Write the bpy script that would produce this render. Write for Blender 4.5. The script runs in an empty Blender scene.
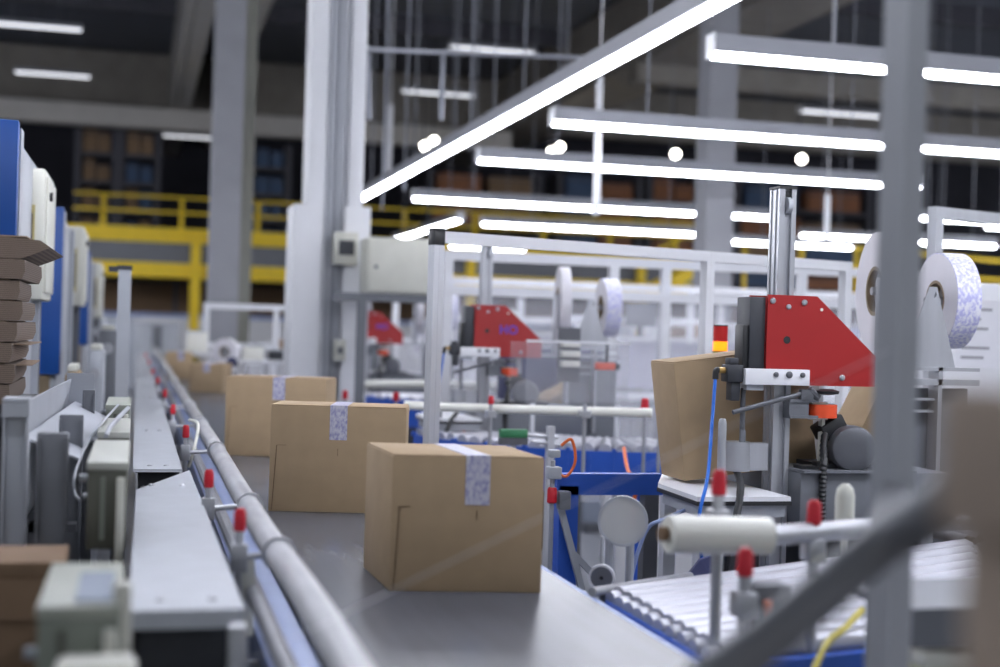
import bpy, bmesh, math, random
from mathutils import Vector, Matrix, Euler

# ------------------------------------------------------------------ camera, world, exposure
SC = bpy.context.scene
COL = SC.collection
random.seed(11)
PI = math.pi
FPX = 1389.0                      # focal length in pixels of the 1000 x 667 frame (50 mm lens)
ROLL = math.radians(1.7)
CZ = 1.45                         # eye height
YAW = math.radians(14.618)
PITCH = math.radians(-0.11)
FW = Vector((math.sin(YAW) * math.cos(PITCH), math.cos(YAW) * math.cos(PITCH), math.sin(PITCH)))
_r0 = Vector((math.cos(YAW), -math.sin(YAW), 0))
_u0 = _r0.cross(FW)
RT = _r0 * math.cos(ROLL) + _u0 * math.sin(ROLL)
UP = _u0 * math.cos(ROLL) - _r0 * math.sin(ROLL)
cam_data = bpy.data.cameras.new('camera')
cam = bpy.data.objects.new('camera', cam_data)
COL.objects.link(cam)
cam.matrix_world = Matrix(((RT.x, UP.x, -FW.x, 0), (RT.y, UP.y, -FW.y, 0), (RT.z, UP.z, -FW.z, CZ), (0, 0, 0, 1)))
cam_data.sensor_width = 36.0
cam_data.lens = FPX * 36.0 / 1000.0
cam_data.clip_start = 0.02
cam_data.clip_end = 300
cam_data.dof.use_dof = True
cam_data.dof.focus_distance = 4.25
cam_data.dof.aperture_fstop = 1.7
cam_data.dof.aperture_blades = 0
SC.camera = cam

world = bpy.data.worlds.new('world')
SC.world = world
world.use_nodes = True
world.node_tree.nodes['Background'].inputs[0].default_value = (0.86, 0.92, 1.0, 1)
world.node_tree.nodes['Background'].inputs[1].default_value = 0.36

SC.view_settings.view_transform = 'Standard'
SC.view_settings.look = 'None'
SC.view_settings.exposure = 0.1
SC.view_settings.gamma = 1.0
SC.view_settings.use_curve_mapping = False
LAMP = 26.0                       # radiance of the fluorescent tubes

# ------------------------------------------------------------------ measuring helpers (a view ray meets a known plane)
def ray(px, py):
    return FW + RT * ((px - 500) / FPX) + UP * ((333.5 - py) / FPX)
def at(px, py, d):
    v = ray(px, py) * d
    return Vector((v.x, v.y, v.z + CZ))
def atz(px, py, z):
    return at(px, py, (z - CZ) / ray(px, py).z)
def atx(px, py, x):
    return at(px, py, x / ray(px, py).x)
def aty(px, py, y):
    return at(px, py, y / ray(px, py).y)

# ------------------------------------------------------------------ materials
def lin(c):
    return tuple((v / 255 / 12.92 if v / 255 <= 0.04045 else ((v / 255 + 0.055) / 1.055) ** 2.4) for v in c) + (1,)
_M = {}
def mat(name, rgb, rough=0.5, metal=0.0, var=0.06, scale=8.0, bump=0.0, spec=0.5, coat=0.0, stretch=None, alpha=1.0, trans=0.0):
    if name in _M: return _M[name]
    m = bpy.data.materials.new(name); m.use_nodes = True
    n = m.node_tree.nodes; l = m.node_tree.links
    b = n['Principled BSDF']
    tc = n.new('ShaderNodeTexCoord'); mp = n.new('ShaderNodeMapping')
    if stretch: mp.inputs['Scale'].default_value = stretch
    l.new(tc.outputs['Object'], mp.inputs['Vector'])
    nz = n.new('ShaderNodeTexNoise'); nz.inputs['Scale'].default_value = scale; nz.inputs['Detail'].default_value = 4
    l.new(mp.outputs[0], nz.inputs['Vector'])
    rp = n.new('ShaderNodeValToRGB')
    c = lin(rgb)
    rp.color_ramp.elements[0].position = 0.3; rp.color_ramp.elements[1].position = 0.7
    rp.color_ramp.elements[0].color = tuple(v * (1 - var) for v in c[:3]) + (1,)
    rp.color_ramp.elements[1].color = tuple(min(1, v * (1 + var)) for v in c[:3]) + (1,)
    l.new(nz.outputs['Fac'], rp.inputs['Fac'])
    l.new(rp.outputs['Color'], b.inputs['Base Color'])
    b.inputs['Roughness'].default_value = rough
    b.inputs['Metallic'].default_value = metal
    b.inputs['Specular IOR Level'].default_value = spec
    b.inputs['Coat Weight'].default_value = coat
    b.inputs['Alpha'].default_value = alpha
    b.inputs['Transmission Weight'].default_value = trans
    if bump:
        bp = n.new('ShaderNodeBump'); bp.inputs['Strength'].default_value = bump; bp.inputs['Distance'].default_value = 0.002
        l.new(nz.outputs['Fac'], bp.inputs['Height']); l.new(bp.outputs[0], b.inputs['Normal'])
    _M[name] = m
    return m
def glow(name, rgb, strength):
    if name in _M: return _M[name]
    m = bpy.data.materials.new(name); m.use_nodes = True
    b = m.node_tree.nodes['Principled BSDF']
    b.inputs['Base Color'].default_value = tuple(0.8 * v for v in lin(rgb)[:3]) + (1,)
    b.inputs['Emission Color'].default_value = lin(rgb)
    b.inputs['Emission Strength'].default_value = strength
    _M[name] = m
    return m
def print_mat(name, base, ink, scale, thr=0.5, stretch=(1, 1, 1), rough=0.35, soft=0.03):
    """film with an irregular ink print running over it"""
    if name in _M: return _M[name]
    m = bpy.data.materials.new(name); m.use_nodes = True
    n = m.node_tree.nodes; l = m.node_tree.links; b = n['Principled BSDF']
    tc = n.new('ShaderNodeTexCoord'); mp = n.new('ShaderNodeMapping'); mp.inputs['Scale'].default_value = stretch
    nz = n.new('ShaderNodeTexNoise'); nz.inputs['Scale'].default_value = scale; nz.inputs['Detail'].default_value = 3
    rp = n.new('ShaderNodeValToRGB'); rp.color_ramp.interpolation = 'LINEAR'
    rp.color_ramp.elements[0].position = thr - soft; rp.color_ramp.elements[1].position = thr + soft
    rp.color_ramp.elements[0].color = lin(base); rp.color_ramp.elements[1].color = lin(ink)
    l.new(tc.outputs['Object'], mp.inputs[0]); l.new(mp.outputs[0], nz.inputs['Vector'])
    l.new(nz.outputs['Fac'], rp.inputs[0]); l.new(rp.outputs[0], b.inputs['Base Color'])
    b.inputs['Roughness'].default_value = rough
    _M[name] = m
    return m
def striped(name, a, c, scale, axis='Z', rough=0.85):
    """edges of stacked board: fine alternating bands"""
    if name in _M: return _M[name]
    m = bpy.data.materials.new(name); m.use_nodes = True
    n = m.node_tree.nodes; l = m.node_tree.links; b = n['Principled BSDF']
    tc = n.new('ShaderNodeTexCoord'); w = n.new('ShaderNodeTexWave')
    w.bands_direction = axis; w.inputs['Scale'].default_value = scale; w.inputs['Distortion'].default_value = 0.6
    rp = n.new('ShaderNodeValToRGB')
    rp.color_ramp.elements[0].color = lin(a); rp.color_ramp.elements[1].color = lin(c)
    l.new(tc.outputs['Object'], w.inputs['Vector']); l.new(w.outputs['Fac'], rp.inputs[0]); l.new(rp.outputs[0], b.inputs['Base Color'])
    b.inputs['Roughness'].default_value = rough
    _M[name] = m
    return m
def milky(name, rgb, through=0.6, rough=0.3):
    """clear or milky plastic sheet"""
    if name in _M: return _M[name]
    m = bpy.data.materials.new(name); m.use_nodes = True
    n = m.node_tree.nodes; l = m.node_tree.links; b = n['Principled BSDF']
    b.inputs['Base Color'].default_value = lin(rgb); b.inputs['Roughness'].default_value = rough
    t = n.new('ShaderNodeBsdfTransparent'); x = n.new('ShaderNodeMixShader'); x.inputs[0].default_value = through
    l.new(b.outputs[0], x.inputs[1]); l.new(t.outputs[0], x.inputs[2]); l.new(x.outputs[0], n['Material Output'].inputs['Surface'])
    _M[name] = m
    return m

ALU = mat('brushed aluminium', (200, 202, 208), 0.4, 0.35, 0.05, 30, stretch=(1, 1, 0.1))
STEEL = mat('satin steel', (178, 180, 186), 0.34, 0.5, 0.06, 25, stretch=(1, 1, 0.15))
GALV = mat('galvanised sheet', (182, 186, 194), 0.4, 0.15, 0.05, 14)
DKSTEEL = mat('dark steel', (100, 102, 108), 0.42, 0.4, 0.08, 12)
GREYM = mat('grey machine paint', (112, 115, 122), 0.5, 0.1, 0.06, 6)
LGREY = mat('light grey sheet paint', (168, 172, 180), 0.45, 0.1, 0.05, 6)
WHITE = mat('white powder coat', (226, 227, 232), 0.4, 0.0, 0.03, 6)
CREAM = mat('cream enclosure paint', (206, 206, 196), 0.5, 0.0, 0.05, 7)
OLIVE = mat('grey green enclosure', (126, 132, 122), 0.45, 0.0, 0.05, 9)
OLIVED = mat('dark grey green casing', (92, 93, 84), 0.5, 0.1, 0.08, 9)
BLACK = mat('black plastic', (34, 35, 38), 0.45, 0.0, 0.1, 20)
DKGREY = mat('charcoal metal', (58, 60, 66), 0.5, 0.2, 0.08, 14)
RED = mat('red machine paint', (158, 29, 30), 0.42, 0.0, 0.04, 5)
REDCAP = mat('red plastic cap', (196, 24, 44), 0.4, 0.0, 0.05, 20)
ORANGE = mat('orange rubber roller', (222, 78, 38), 0.5, 0.0, 0.08, 20)
BLUE = mat('blue machine paint', (8, 72, 150), 0.45, 0.0, 0.05, 5)
BLUEC = mat('blue conveyor paint', (42, 90, 190), 0.42, 0.1, 0.06, 6)
BLUEL = mat('pale blue rail paint', (140, 156, 198), 0.35, 0.1, 0.06, 6)
NAVY = mat('navy cover', (58, 62, 100), 0.6, 0.0, 0.08, 6)
BLUEH = mat('blue air hose', (20, 100, 200), 0.35, 0.0, 0.04, 10)
ORH = mat('orange air hose', (226, 110, 52), 0.4, 0.0, 0.04, 10)
YELLOW = mat('yellow rail paint', (244, 208, 24), 0.45, 0.0, 0.05, 3)
KRAFT = mat('kraft cardboard', (168, 145, 115), 0.85, 0.0, 0.05, 16, bump=0.15)
KRAFTD = mat('kraft board score line', (108, 88, 66), 0.9, 0.0, 0.05, 16)
KRAFTG = mat('grey brown cardboard', (140, 124, 102), 0.85, 0.0, 0.06, 14, bump=0.15)
BDARK = mat('dark brown carton', (126, 102, 80), 0.85, 0.0, 0.08, 9)
BOARD = striped('stacked board edges', (88, 76, 68), (126, 110, 98), 60)
BOARDT = mat('top board', (146, 126, 108), 0.85, 0.0, 0.08, 9)
TAPE = print_mat('printed carton tape', (202, 201, 212), (148, 146, 188), 95, 0.52, (1.2, 1, 0.7), soft=0.12)
TAPEP = mat('plain tape end', (206, 206, 214), 0.3, 0.0, 0.03, 20)
REELP = print_mat('printed tape winding', (224, 224, 234), (176, 176, 220), 90, 0.5, (1, 1.4, 0.7), soft=0.1)
REEL = mat('white tape side', (222, 220, 226), 0.5, 0.0, 0.03, 10)
BELT = mat('grey conveyor belt', (86, 89, 97), 0.24, 0.0, 0.05, 5, spec=0.45, stretch=(6, 0.5, 1))
PVC = mat('white pvc sleeve', (232, 232, 224), 0.35, 0.0, 0.02, 8)
TUBEM = mat('film wrapped guide tube', (206, 207, 212), 0.26, 0.1, 0.1, 22, bump=0.6, stretch=(1, 0.25, 1))
ROLLER = mat('zinc plated roller', (186, 187, 196), 0.3, 0.3, 0.03, 10)
CONC = mat('pale concrete column', (146, 147, 153), 0.75, 0.0, 0.05, 3)
COLW = mat('white column paint', (226, 227, 232), 0.5, 0.0, 0.03, 3)
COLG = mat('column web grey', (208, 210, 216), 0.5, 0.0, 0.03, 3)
FLOORM = mat('sealed grey floor', (120, 122, 128), 0.3, 0.0, 0.08, 0.7)
CEILM = mat('dark roof decking', (112, 116, 126), 0.8, 0.0, 0.18, 1.2, stretch=(0.2, 3, 1))
BEAMM = mat('grey roof beam', (186, 183, 178), 0.8, 0.0, 0.06, 2)
BEAMD = mat('taupe roof beam', (150, 145, 138), 0.8, 0.0, 0.1, 2)
WALLM = mat('dark back wall', (60, 60, 70), 0.8, 0.0, 0.2, 0.5)
RACKM = mat('dark rack steel', (92, 92, 100), 0.6, 0.2, 0.1, 3)
TAN = mat('tan carton far', (150, 124, 98), 0.85, 0.0, 0.1, 3)
RUST = mat('reddish carton far', (164, 112, 82), 0.85, 0.0, 0.1, 3)
TOTE = mat('blue tote far', (74, 98, 132), 0.6, 0.0, 0.1, 3)
WIRE = mat('thin grey wire', (142, 145, 155), 0.5, 0.2, 0.03, 3)
CLEAR = milky('clear acrylic sheet', (220, 222, 230), 0.9, 0.15)
HAZY = milky('milky guard sheet', (226, 227, 236), 0.76, 0.3)
FROST = milky('frosted plastic disc', (202, 204, 204), 0.28, 0.4)
GREEN = mat('green strip', (52, 122, 82), 0.5, 0.0, 0.05, 8)
LIDM = mat('translucent lid', (176, 186, 202), 0.22, 0.0, 0.03, 8)
VIOLET = mat('violet lettering paint', (98, 62, 176), 0.5, 0.0, 0.02, 8)
INK = mat('grey print', (150, 150, 158), 0.6, 0.0, 0.02, 8)
PAPER = mat('white paper', (228, 228, 234), 0.6, 0.0, 0.02, 8)
HOUSE = mat('lamp housing paint', (150, 152, 160), 0.5, 0.0, 0.03, 4)
GLOW = glow('lit fluorescent tube', (244, 246, 255), LAMP)
GLOWDIM = glow('lit distant tube', (246, 248, 255), 1.3)
GLOWDOT = glow('lit round lamp', (255, 250, 240), 16)
AMBER = glow('lit amber lens', (255, 120, 6), 2.4)
REDLENS = glow('red lens', (170, 14, 14), 0.3)
OFFG = mat('olive lens', (120, 120, 40), 0.3, 0.0, 0.04, 8)

# ------------------------------------------------------------------ mesh builders
class MB:
    def __init__(s): s.bm = bmesh.new()
    def box(s, c, d, rot=None, bev=0.0):
        g = bmesh.ops.create_cube(s.bm, size=1)['verts']
        bmesh.ops.scale(s.bm, vec=d, verts=g)
        if bev:
            es = list({e for v in g for e in v.link_edges})
            r = bmesh.ops.bevel(s.bm, geom=es, offset=bev, segments=2, affect='EDGES', profile=0.5)
            g = list({v for f in r['faces'] for v in f.verts} | {v for v in g if v.is_valid})
        if rot: bmesh.ops.rotate(s.bm, cent=(0, 0, 0), matrix=Euler(rot).to_matrix(), verts=g)
        bmesh.ops.translate(s.bm, vec=c, verts=g)
        return s
    def bx(s, x0, x1, y0, y1, z0, z1, bev=0.0):
        return s.box(((x0 + x1) / 2, (y0 + y1) / 2, (z0 + z1) / 2), (abs(x1 - x0), abs(y1 - y0), abs(z1 - z0)), None, bev)
    def cyl(s, a, b, r, n=16, r2=None):
        a = Vector(a); b = Vector(b); v = b - a
        g = bmesh.ops.create_cone(s.bm, cap_ends=True, segments=n, radius1=r, radius2=r if r2 is None else r2, depth=v.length)['verts']
        q = v.to_track_quat('Z', 'Y').to_matrix()
        bmesh.ops.rotate(s.bm, cent=(0, 0, 0), matrix=q, verts=g)
        bmesh.ops.translate(s.bm, vec=(a + b) / 2, verts=g)
        return s
    def bar(s, a, b, w, h, up=(0, 0, 1)):
        """square bar from a to b: w across, h along up"""
        a = Vector(a); b = Vector(b); z = (b - a); L = z.length; z.normalize()
        u = Vector(up); u = (u - z * u.dot(z)).normalized(); x = u.cross(z)
        g = bmesh.ops.create_cube(s.bm, size=1)['verts']
        bmesh.ops.scale(s.bm, vec=(w, h, L), verts=g)
        m = Matrix((x, u, z)).transposed()
        bmesh.ops.rotate(s.bm, cent=(0, 0, 0), matrix=m, verts=g)
        bmesh.ops.translate(s.bm, vec=(a + b) / 2, verts=g)
        return s
    def tube(s, pts, r, n=10, sub=6):
        """round tube through points, smoothed"""
        P = [Vector(p) for p in pts]
        if len(P) > 2:
            Q = []
            for i in range(len(P) - 1):
                p0 = P[max(i - 1, 0)]; p1 = P[i]; p2 = P[i + 1]; p3 = P[min(i + 2, len(P) - 1)]
                for k in range(sub):
                    t = k / sub
                    Q.append(0.5 * ((2 * p1) + (p2 - p0) * t + (2 * p0 - 5 * p1 + 4 * p2 - p3) * t * t + (3 * p1 - p0 - 3 * p2 + p3) * t ** 3))
            Q.append(P[-1]); P = Q
        rings = []; ref = None
        for i, p in enumerate(P):
            t = (P[min(i + 1, len(P) - 1)] - P[max(i - 1, 0)]).normalized()
            if ref is None: ref = t.orthogonal().normalized()
            ref = (ref - t * ref.dot(t)).normalized(); o = t.cross(ref)
            rr = r[min(i, len(r) - 1)] if isinstance(r, (list, tuple)) else r
            rings.append([s.bm.verts.new(p + (ref * math.cos(2 * PI * k / n) + o * math.sin(2 * PI * k / n)) * rr) for k in range(n)])
        for a, b in zip(rings, rings[1:]):
            for k in range(n): s.bm.faces.new((a[k], a[(k + 1) % n], b[(k + 1) % n], b[k]))
        s.bm.faces.new(rings[0][::-1]); s.bm.faces.new(rings[-1])
        return s
    def prism(s, pts, n, thick):
        """polygon pts extruded along n by thick"""
        n = Vector(n).normalized() * thick
        a = [s.bm.verts.new(Vector(p)) for p in pts]; b = [s.bm.verts.new(Vector(p) + n) for p in pts]
        s.bm.faces.new(a[::-1]); s.bm.faces.new(b)
        for i in range(len(a)): s.bm.faces.new((a[i], a[(i + 1) % len(a)], b[(i + 1) % len(a)], b[i]))
        return s
    def ring(s, c, ax, ro, ri, t, n=48):
        """annulus about axis ax"""
        c = Vector(c); ax = Vector(ax).normalized(); u = ax.orthogonal().normalized(); v = ax.cross(u)
        R = []
        for rr, h in ((ro, 0), (ro, t), (ri, t), (ri, 0)):
            R.append([s.bm.verts.new(c + ax * h + (u * math.cos(2 * PI * k / n) + v * math.sin(2 * PI * k / n)) * rr) for k in range(n)])
        for j in range(4):
            for k in range(n): s.bm.faces.new((R[j][k], R[j][(k + 1) % n], R[(j + 1) % 4][(k + 1) % n], R[(j + 1) % 4][k]))
        return s
    def lathe(s, a, ax, prof, n=24):
        """profile [(along, radius)] turned about axis"""
        a = Vector(a); ax = Vector(ax).normalized(); u = ax.orthogonal().normalized(); v = ax.cross(u)
        R = [[s.bm.verts.new(a + ax * h + (u * math.cos(2 * PI * k / n) + v * math.sin(2 * PI * k / n)) * max(rr, 1e-4)) for k in range(n)] for h, rr in prof]
        for p, q in zip(R, R[1:]):
            for k in range(n): s.bm.faces.new((p[k], p[(k + 1) % n], q[(k + 1) % n], q[k]))
        s.bm.faces.new(R[0][::-1]); s.bm.faces.new(R[-1])
        return s
    def build(s, name, m, parent=None, local=True, smooth=True, label=None):
        """link as ONE mesh object; local=False: coordinates are in the world and move into the parent's frame"""
        bmesh.ops.recalc_face_normals(s.bm, faces=s.bm.faces)
        me = bpy.data.meshes.new(name)
        o = bpy.data.objects.new(name, me); COL.objects.link(o)
        if parent is not None:
            o.parent = parent
            if not local:
                w = Vector((0, 0, 0)); p = parent
                while p: w += p.location; p = p.parent
                bmesh.ops.translate(s.bm, vec=-w, verts=s.bm.verts)
        elif not local:
            bb = [v.co for v in s.bm.verts]
            c = Vector((sum(v.x for v in bb) / len(bb), sum(v.y for v in bb) / len(bb), min(v.z for v in bb)))
            bmesh.ops.translate(s.bm, vec=-c, verts=s.bm.verts); o.location = c
        s.bm.to_mesh(me); s.bm.free()
        me.materials.append(m)
        if smooth:
            for p in me.polygons: p.use_smooth = True
            try: me.set_sharp_from_angle(angle=math.radians(35))
            except Exception: pass
        if label: o['label'] = label
        return o
def thing(name, label, cat, loc=(0, 0, 0), rz=0.0, group=None):
    o = bpy.data.objects.new(name, None); COL.objects.link(o)
    o.empty_display_size = 0.1
    o.location = loc; o.rotation_euler = (0, 0, rz)
    return tag(o, label, cat, group)
def tag(o, label, cat, group=None, kind=None):
    o['label'] = label; o['category'] = cat
    if group: o['group'] = group
    if kind: o['kind'] = kind
    return o
def struct(name, mb, m):
    o = mb.build(name, m, None, smooth=False); o['kind'] = 'structure'; return o
KIDS = None
def kids(o): return [c for c in bpy.data.objects if c.parent == o]
def copy_tree(o, loc, label, rz=None, group=None):
    def rec(x, par):
        c = x.copy(); COL.objects.link(c)
        if par is not None: c.parent = par
        for ch in kids(x): rec(ch, c)
        return c
    r = rec(o, None); r.location = loc; r['label'] = label
    if rz is not None: r.rotation_euler = (0, 0, rz)
    if group: r['group'] = group
    return r

# ------------------------------------------------------------------ the hall
struct('floor', MB().bx(-14, 40, -3, 52, -0.2, 0), FLOORM)
struct('ceiling', MB().bx(-14, 40, -3, 52, 9.2, 9.4), CEILM)
struct('wall_back', MB().bx(-14, 40, 50, 50.3, 0, 9.2), WALLM)
n_trim = [0]
def beam(mb, m):
    n_trim[0] += 1
    o = mb.build('trim_%d' % n_trim[0], m, None, smooth=False); o['kind'] = 'structure'
def girder(px0, py0, z, px1, py1, w, h, m):
    """roof girder along the hall through two sighted points of its underside"""
    a = atz(px0, py0, z); b = atz(px1, py1, z); x = (a.x + b.x) / 2
    beam(MB().bx(x - w / 2, x + w / 2, 6, 49.9, z, z + h), m)
girder(208, 0, 7.2, 184, 108, 0.34, 1.9, BEAMM)
girder(190, 0, 7.2, 175, 108, 0.16, 1.9, BEAMM)
girder(795, 0, 7.4, 610, 100, 1.5, 1.7, BEAMD)
girder(268, 0, 7.6, 240, 60, 0.3, 1.5, BEAMM)
cy = atz(150, 128, 6.6).y
beam(MB().bx(-13, 10.2, cy, cy + 0.5, 6.6, 7.15), BEAMM)
cy = atz(60, 100, 7.6).y
beam(MB().bx(-13, 39, cy, cy + 0.6, 7.6, 9.1), BEAMD)
cy = atz(820, 95, 7.0).y
beam(MB().bx(10.4, 39, cy, cy + 0.5, 7.0, 7.5), BEAMD)
for zz, yy in ((8.75, 16), (8.75, 22), (8.75, 28), (8.75, 34)):
    beam(MB().bx(-13, 39, yy, yy + 0.25, zz, zz + 0.45), RACKM)

# columns (part of the building)
def colmn(mb, m):
    n_trim[0] += 1
    o = mb.build('trim_%d' % n_trim[0], m, None, smooth=False); o['kind'] = 'structure'; return o
# grey concrete column beyond the belt
pA = at(228, 300, 18.0)
colmn(MB().bx(pA.x - 0.25, pA.x + 0.13, pA.y, pA.y + 0.5, 0, 9.2), CONC)
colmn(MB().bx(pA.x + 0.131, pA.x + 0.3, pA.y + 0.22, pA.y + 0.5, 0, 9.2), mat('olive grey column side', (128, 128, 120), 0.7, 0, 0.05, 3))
# column on the right
pC = at(719, 250, 18.0)
colmn(MB().bx(pC.x - 0.19, pC.x + 0.19, pC.y, pC.y + 0.4, 0, 9.2), CONC)
# white steel column: H section with flanges facing the aisle, wider casing below
pB = at(336, 250, 10.0)
colB = MB().bx(-0.215, -0.09, 0, 0.36, 0, 9.2, 0.012).bx(0.075, 0.185, 0, 0.36, 0, 9.2, 0.012)
o = colB.build('trim_column', COLW, None); o['kind'] = 'structure'; o.location = (pB.x, pB.y, 0)
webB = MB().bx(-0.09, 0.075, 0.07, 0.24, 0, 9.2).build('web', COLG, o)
cs = thing('column_casing', 'white sheet metal casing boxed around the foot of the white steel column', 'column casing', (pB.x, pB.y, 0))
MB().bx(-0.315, -0.285, -0.06, 0.4, 0, 2.31).bx(-0.285, -0.12, -0.06, -0.035, 0, 2.31).build('side_panel', COLW, cs)
MB().bx(0.205, 0.235, -0.06, 0.4, 0, 2.31).bx(0.05, 0.205, -0.06, -0.035, 0, 2.31).build('side_panel', COLW, cs)
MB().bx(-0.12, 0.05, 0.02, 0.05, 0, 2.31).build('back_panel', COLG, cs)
cd = thing('cable_conduit', 'grey conduit pipes running up the recess of the white steel column', 'conduit', (pB.x - 0.02, pB.y - 0.01, 0))
for dx in (-0.04, 0.0, 0.035):
    MB().tube([(dx, 0, 0), (dx, 0, 3), (dx, 0, 9.2)], 0.011, 8, 2).build('pipe', LGREY if dx else WIRE, cd)
jb = thing('control_box', 'small cream control box with dark window on the white column', 'control box', at(346, 265, 9.85))
MB().bx(-0.085, 0.085, 0, 0.12, 0, 0.235, 0.01).build('body', CREAM, jb)
MB().bx(-0.055, 0.055, -0.006, 0, 0.07, 0.175).build('window', DKGREY, jb)
jb = thing('junction_box', 'small cream socket box low on the white column', 'junction box', at(340, 361, 9.85))
MB().bx(-0.04, 0.04, 0, 0.1, 0, 0.15, 0.008).build('body', CREAM, jb)
MB().bx(-0.022, 0.022, -0.01, 0, 0.05, 0.1).build('socket', DKSTEEL, jb)
# grey cabinet hung beside the column
gc = thing('switch_cabinet', 'pale grey switch cabinet hung on bracket beside the white column', 'cabinet', at(402, 294, 9.6))
MB().bx(-0.25, 0.27, 0, 0.3, 0, 0.385, 0.012).build('body', CREAM, gc)
MB().bx(-0.235, 0.255, -0.016, 0, 0.015, 0.37, 0.005).build('door', CREAM, gc)
MB().cyl((-0.19, -0.03, 0.18), (-0.19, -0.016, 0.18), 0.014, 12).build('lock', DKSTEEL, gc)
MB().bx(-0.44, 0.33, 0.02, 0.28, -0.055, -0.002).bx(-0.3, -0.24, 0.02, 0.08, -(gc.location.z), -0.05).build('bracket', GREYM, gc)

# pipe frame fixed near the column
pf = thing('overhead_pipe', 'thin pale pipe bending out overhead from the white column', 'pipe', (0, 0, 0))
p0 = at(369, 120, 10.2); p1 = at(369, 52, 10.2); p2 = at(375, 50, 10.2); p3 = at(590, 58, 12.5)
MB().tube([p0, p1, p2, at(480, 54, 11.3), p3], 0.018, 8, 4).build('bent_pipe', WIRE, pf)
MB().cyl(at(443, 53, 11.0), at(441, 120, 11.0), 0.02, 8).build('drop_pipe', WIRE, pf)

# hanging wires
for i, (px, y0_, y1_, d) in enumerate(((382, -10, 210, 14), (404, -10, 190, 17), (470, -10, 150, 15), (493, -10, 140, 19), (523, -10, 120, 16), (566, -10, 90, 18), (455, -10, 150, 21), (385, -10, 195, 22), (414, -10, 170, 20))):
    a = at(px + 3, y0_, d); b = at(px, y1_, d)
    tag(MB().cyl((b.x, b.y, 9.2), (b.x, b.y, b.z), 0.011, 6).build('hanging_wire', WIRE, None, False), 'thin grey wire hanging from the roof behind the long diagonal lamp', 'wire', 'hanging roof wires')
for (px, y0_, y1_, d, lab) in ((391, 105, 186, 21, 'white drop pipe hanging just right of the white column above its casing'), (600, 78, 215, 13, 'white drop pipe hanging below the middle of the diagonal lamp'), (828, 195, 240, 16, 'white drop pipe hanging between lamps behind the red machine column')):
    a = at(px, y0_, d); b = at(px, y1_, d)
    tag(MB().cyl((a.x, a.y, 9.195), (a.x, a.y, a.z), 0.007, 6).cyl((a.x, a.y, a.z), (a.x, a.y, b.z), 0.034, 8).build('drop_pipe', WHITE, None, False), lab, 'pipe')

# ------------------------------------------------------------------ lamps
def lamp(x0, x1, y, z, label, along='X', bright=GLOW, w=0.15, h=0.16, seg=1.55, rods=True, group='fluorescent strip lamps'):
    L = x1 - x0
    t = thing('strip_lamp', label, 'lamp', ((x0 + x1) / 2, y, z) if along == 'X' else (y, (x0 + x1) / 2, z), 0 if along == 'X' else PI / 2, group)
    a = -L / 2; hw = w / 2
    # sloping reflector housing open below
    prof = [(-hw, 0.03), (-hw, 0.045), (-hw * 0.55, h), (hw * 0.55, h), (hw, 0.045), (hw, 0.03), (hw - 0.01, 0.03), (0.03, 0.07), (-0.03, 0.07), (-hw + 0.01, 0.03)]
    MB().prism([(a, p[0], p[1]) for p in prof], (1, 0, 0), L).build('housing', HOUSE, t, smooth=False)
    n = max(1, round(L / seg)); s = L / n
    for k in range(n):
        MB().cyl((a + k * s + 0.012, 0, 0.024), (a + (k + 1) * s - 0.012, 0, 0.024), (0.085 if w > 0.25 and bright is GLOW else 0.033) if w > 0.07 else 0.02, 10).build('tube', bright, t)
    for e in (a - 0.008, -a):
        MB().bx(e, e + 0.008, -hw, hw, 0.0, h).build('end_cap', WHITE, t)
    if rods:
        for e in (a + min(0.9, L * 0.25), -a - min(0.9, L * 0.25)):
            MB().cyl((e, 0, h), (e, 0, 9.19 - z), 0.008, 6).build('rod', WIRE, t)
    return t
# the long diagonal one
lamp(5.2, 20.2, 3.11, 3.3, 'very long lit strip lamp running diagonally down the aisle from the top of the picture', 'Y')
lamp(-2.5, 4.6, 3.11, 3.3, 'long lit strip lamp overhead in line with the diagonal aisle lamp', 'Y')
qa = atz(460, 221, 3.3); qb = atz(396, 241, 3.3)
lamp(qa.y, qb.y, (qa.x + qb.x) / 2, 3.3, 'short lit strip lamp pointing down the aisle just above the pale grey cabinet', 'Y')
zz = 3.3
for px, py, x1, lab in ((711, 58, 8.2, 'highest cross strip lamp with a white reflector at upper right'), (552, 125, 9.9, 'second cross strip lamp from the top right with a dark grey housing'), (478, 162, 9.0, 'third cross strip lamp with its right end just past the grey post'), (413, 200, 9.6, 'fourth cross strip lamp starting just below the tip of the diagonal lamp'), (482, 225, 10.2, 'fifth cross strip lamp just above the aluminium guard frame')):
    p = atz(px, py, zz)
    lamp(p.x, x1, p.y, zz, lab)
for px0, px1, py, d, lab in ((732, 868, 243, 25, 'short far lit lamp behind the red machine column'), (800, 1005, 236, 29, 'far lit lamp seen behind the large tape reel'), (905, 1010, 243, 22, 'far lit lamp behind the right end of the guard frame'), (985, 1060, 228, 24, 'far lit lamp at the right edge above the notice sheet'), (450, 530, 247, 33, 'far lit lamp just below the guard frame top left')):
    a = at(px0, py, d); b = at(px1, py + 2, d)
    lamp(a.x, b.x, a.y, a.z, lab, rods=True)
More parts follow.
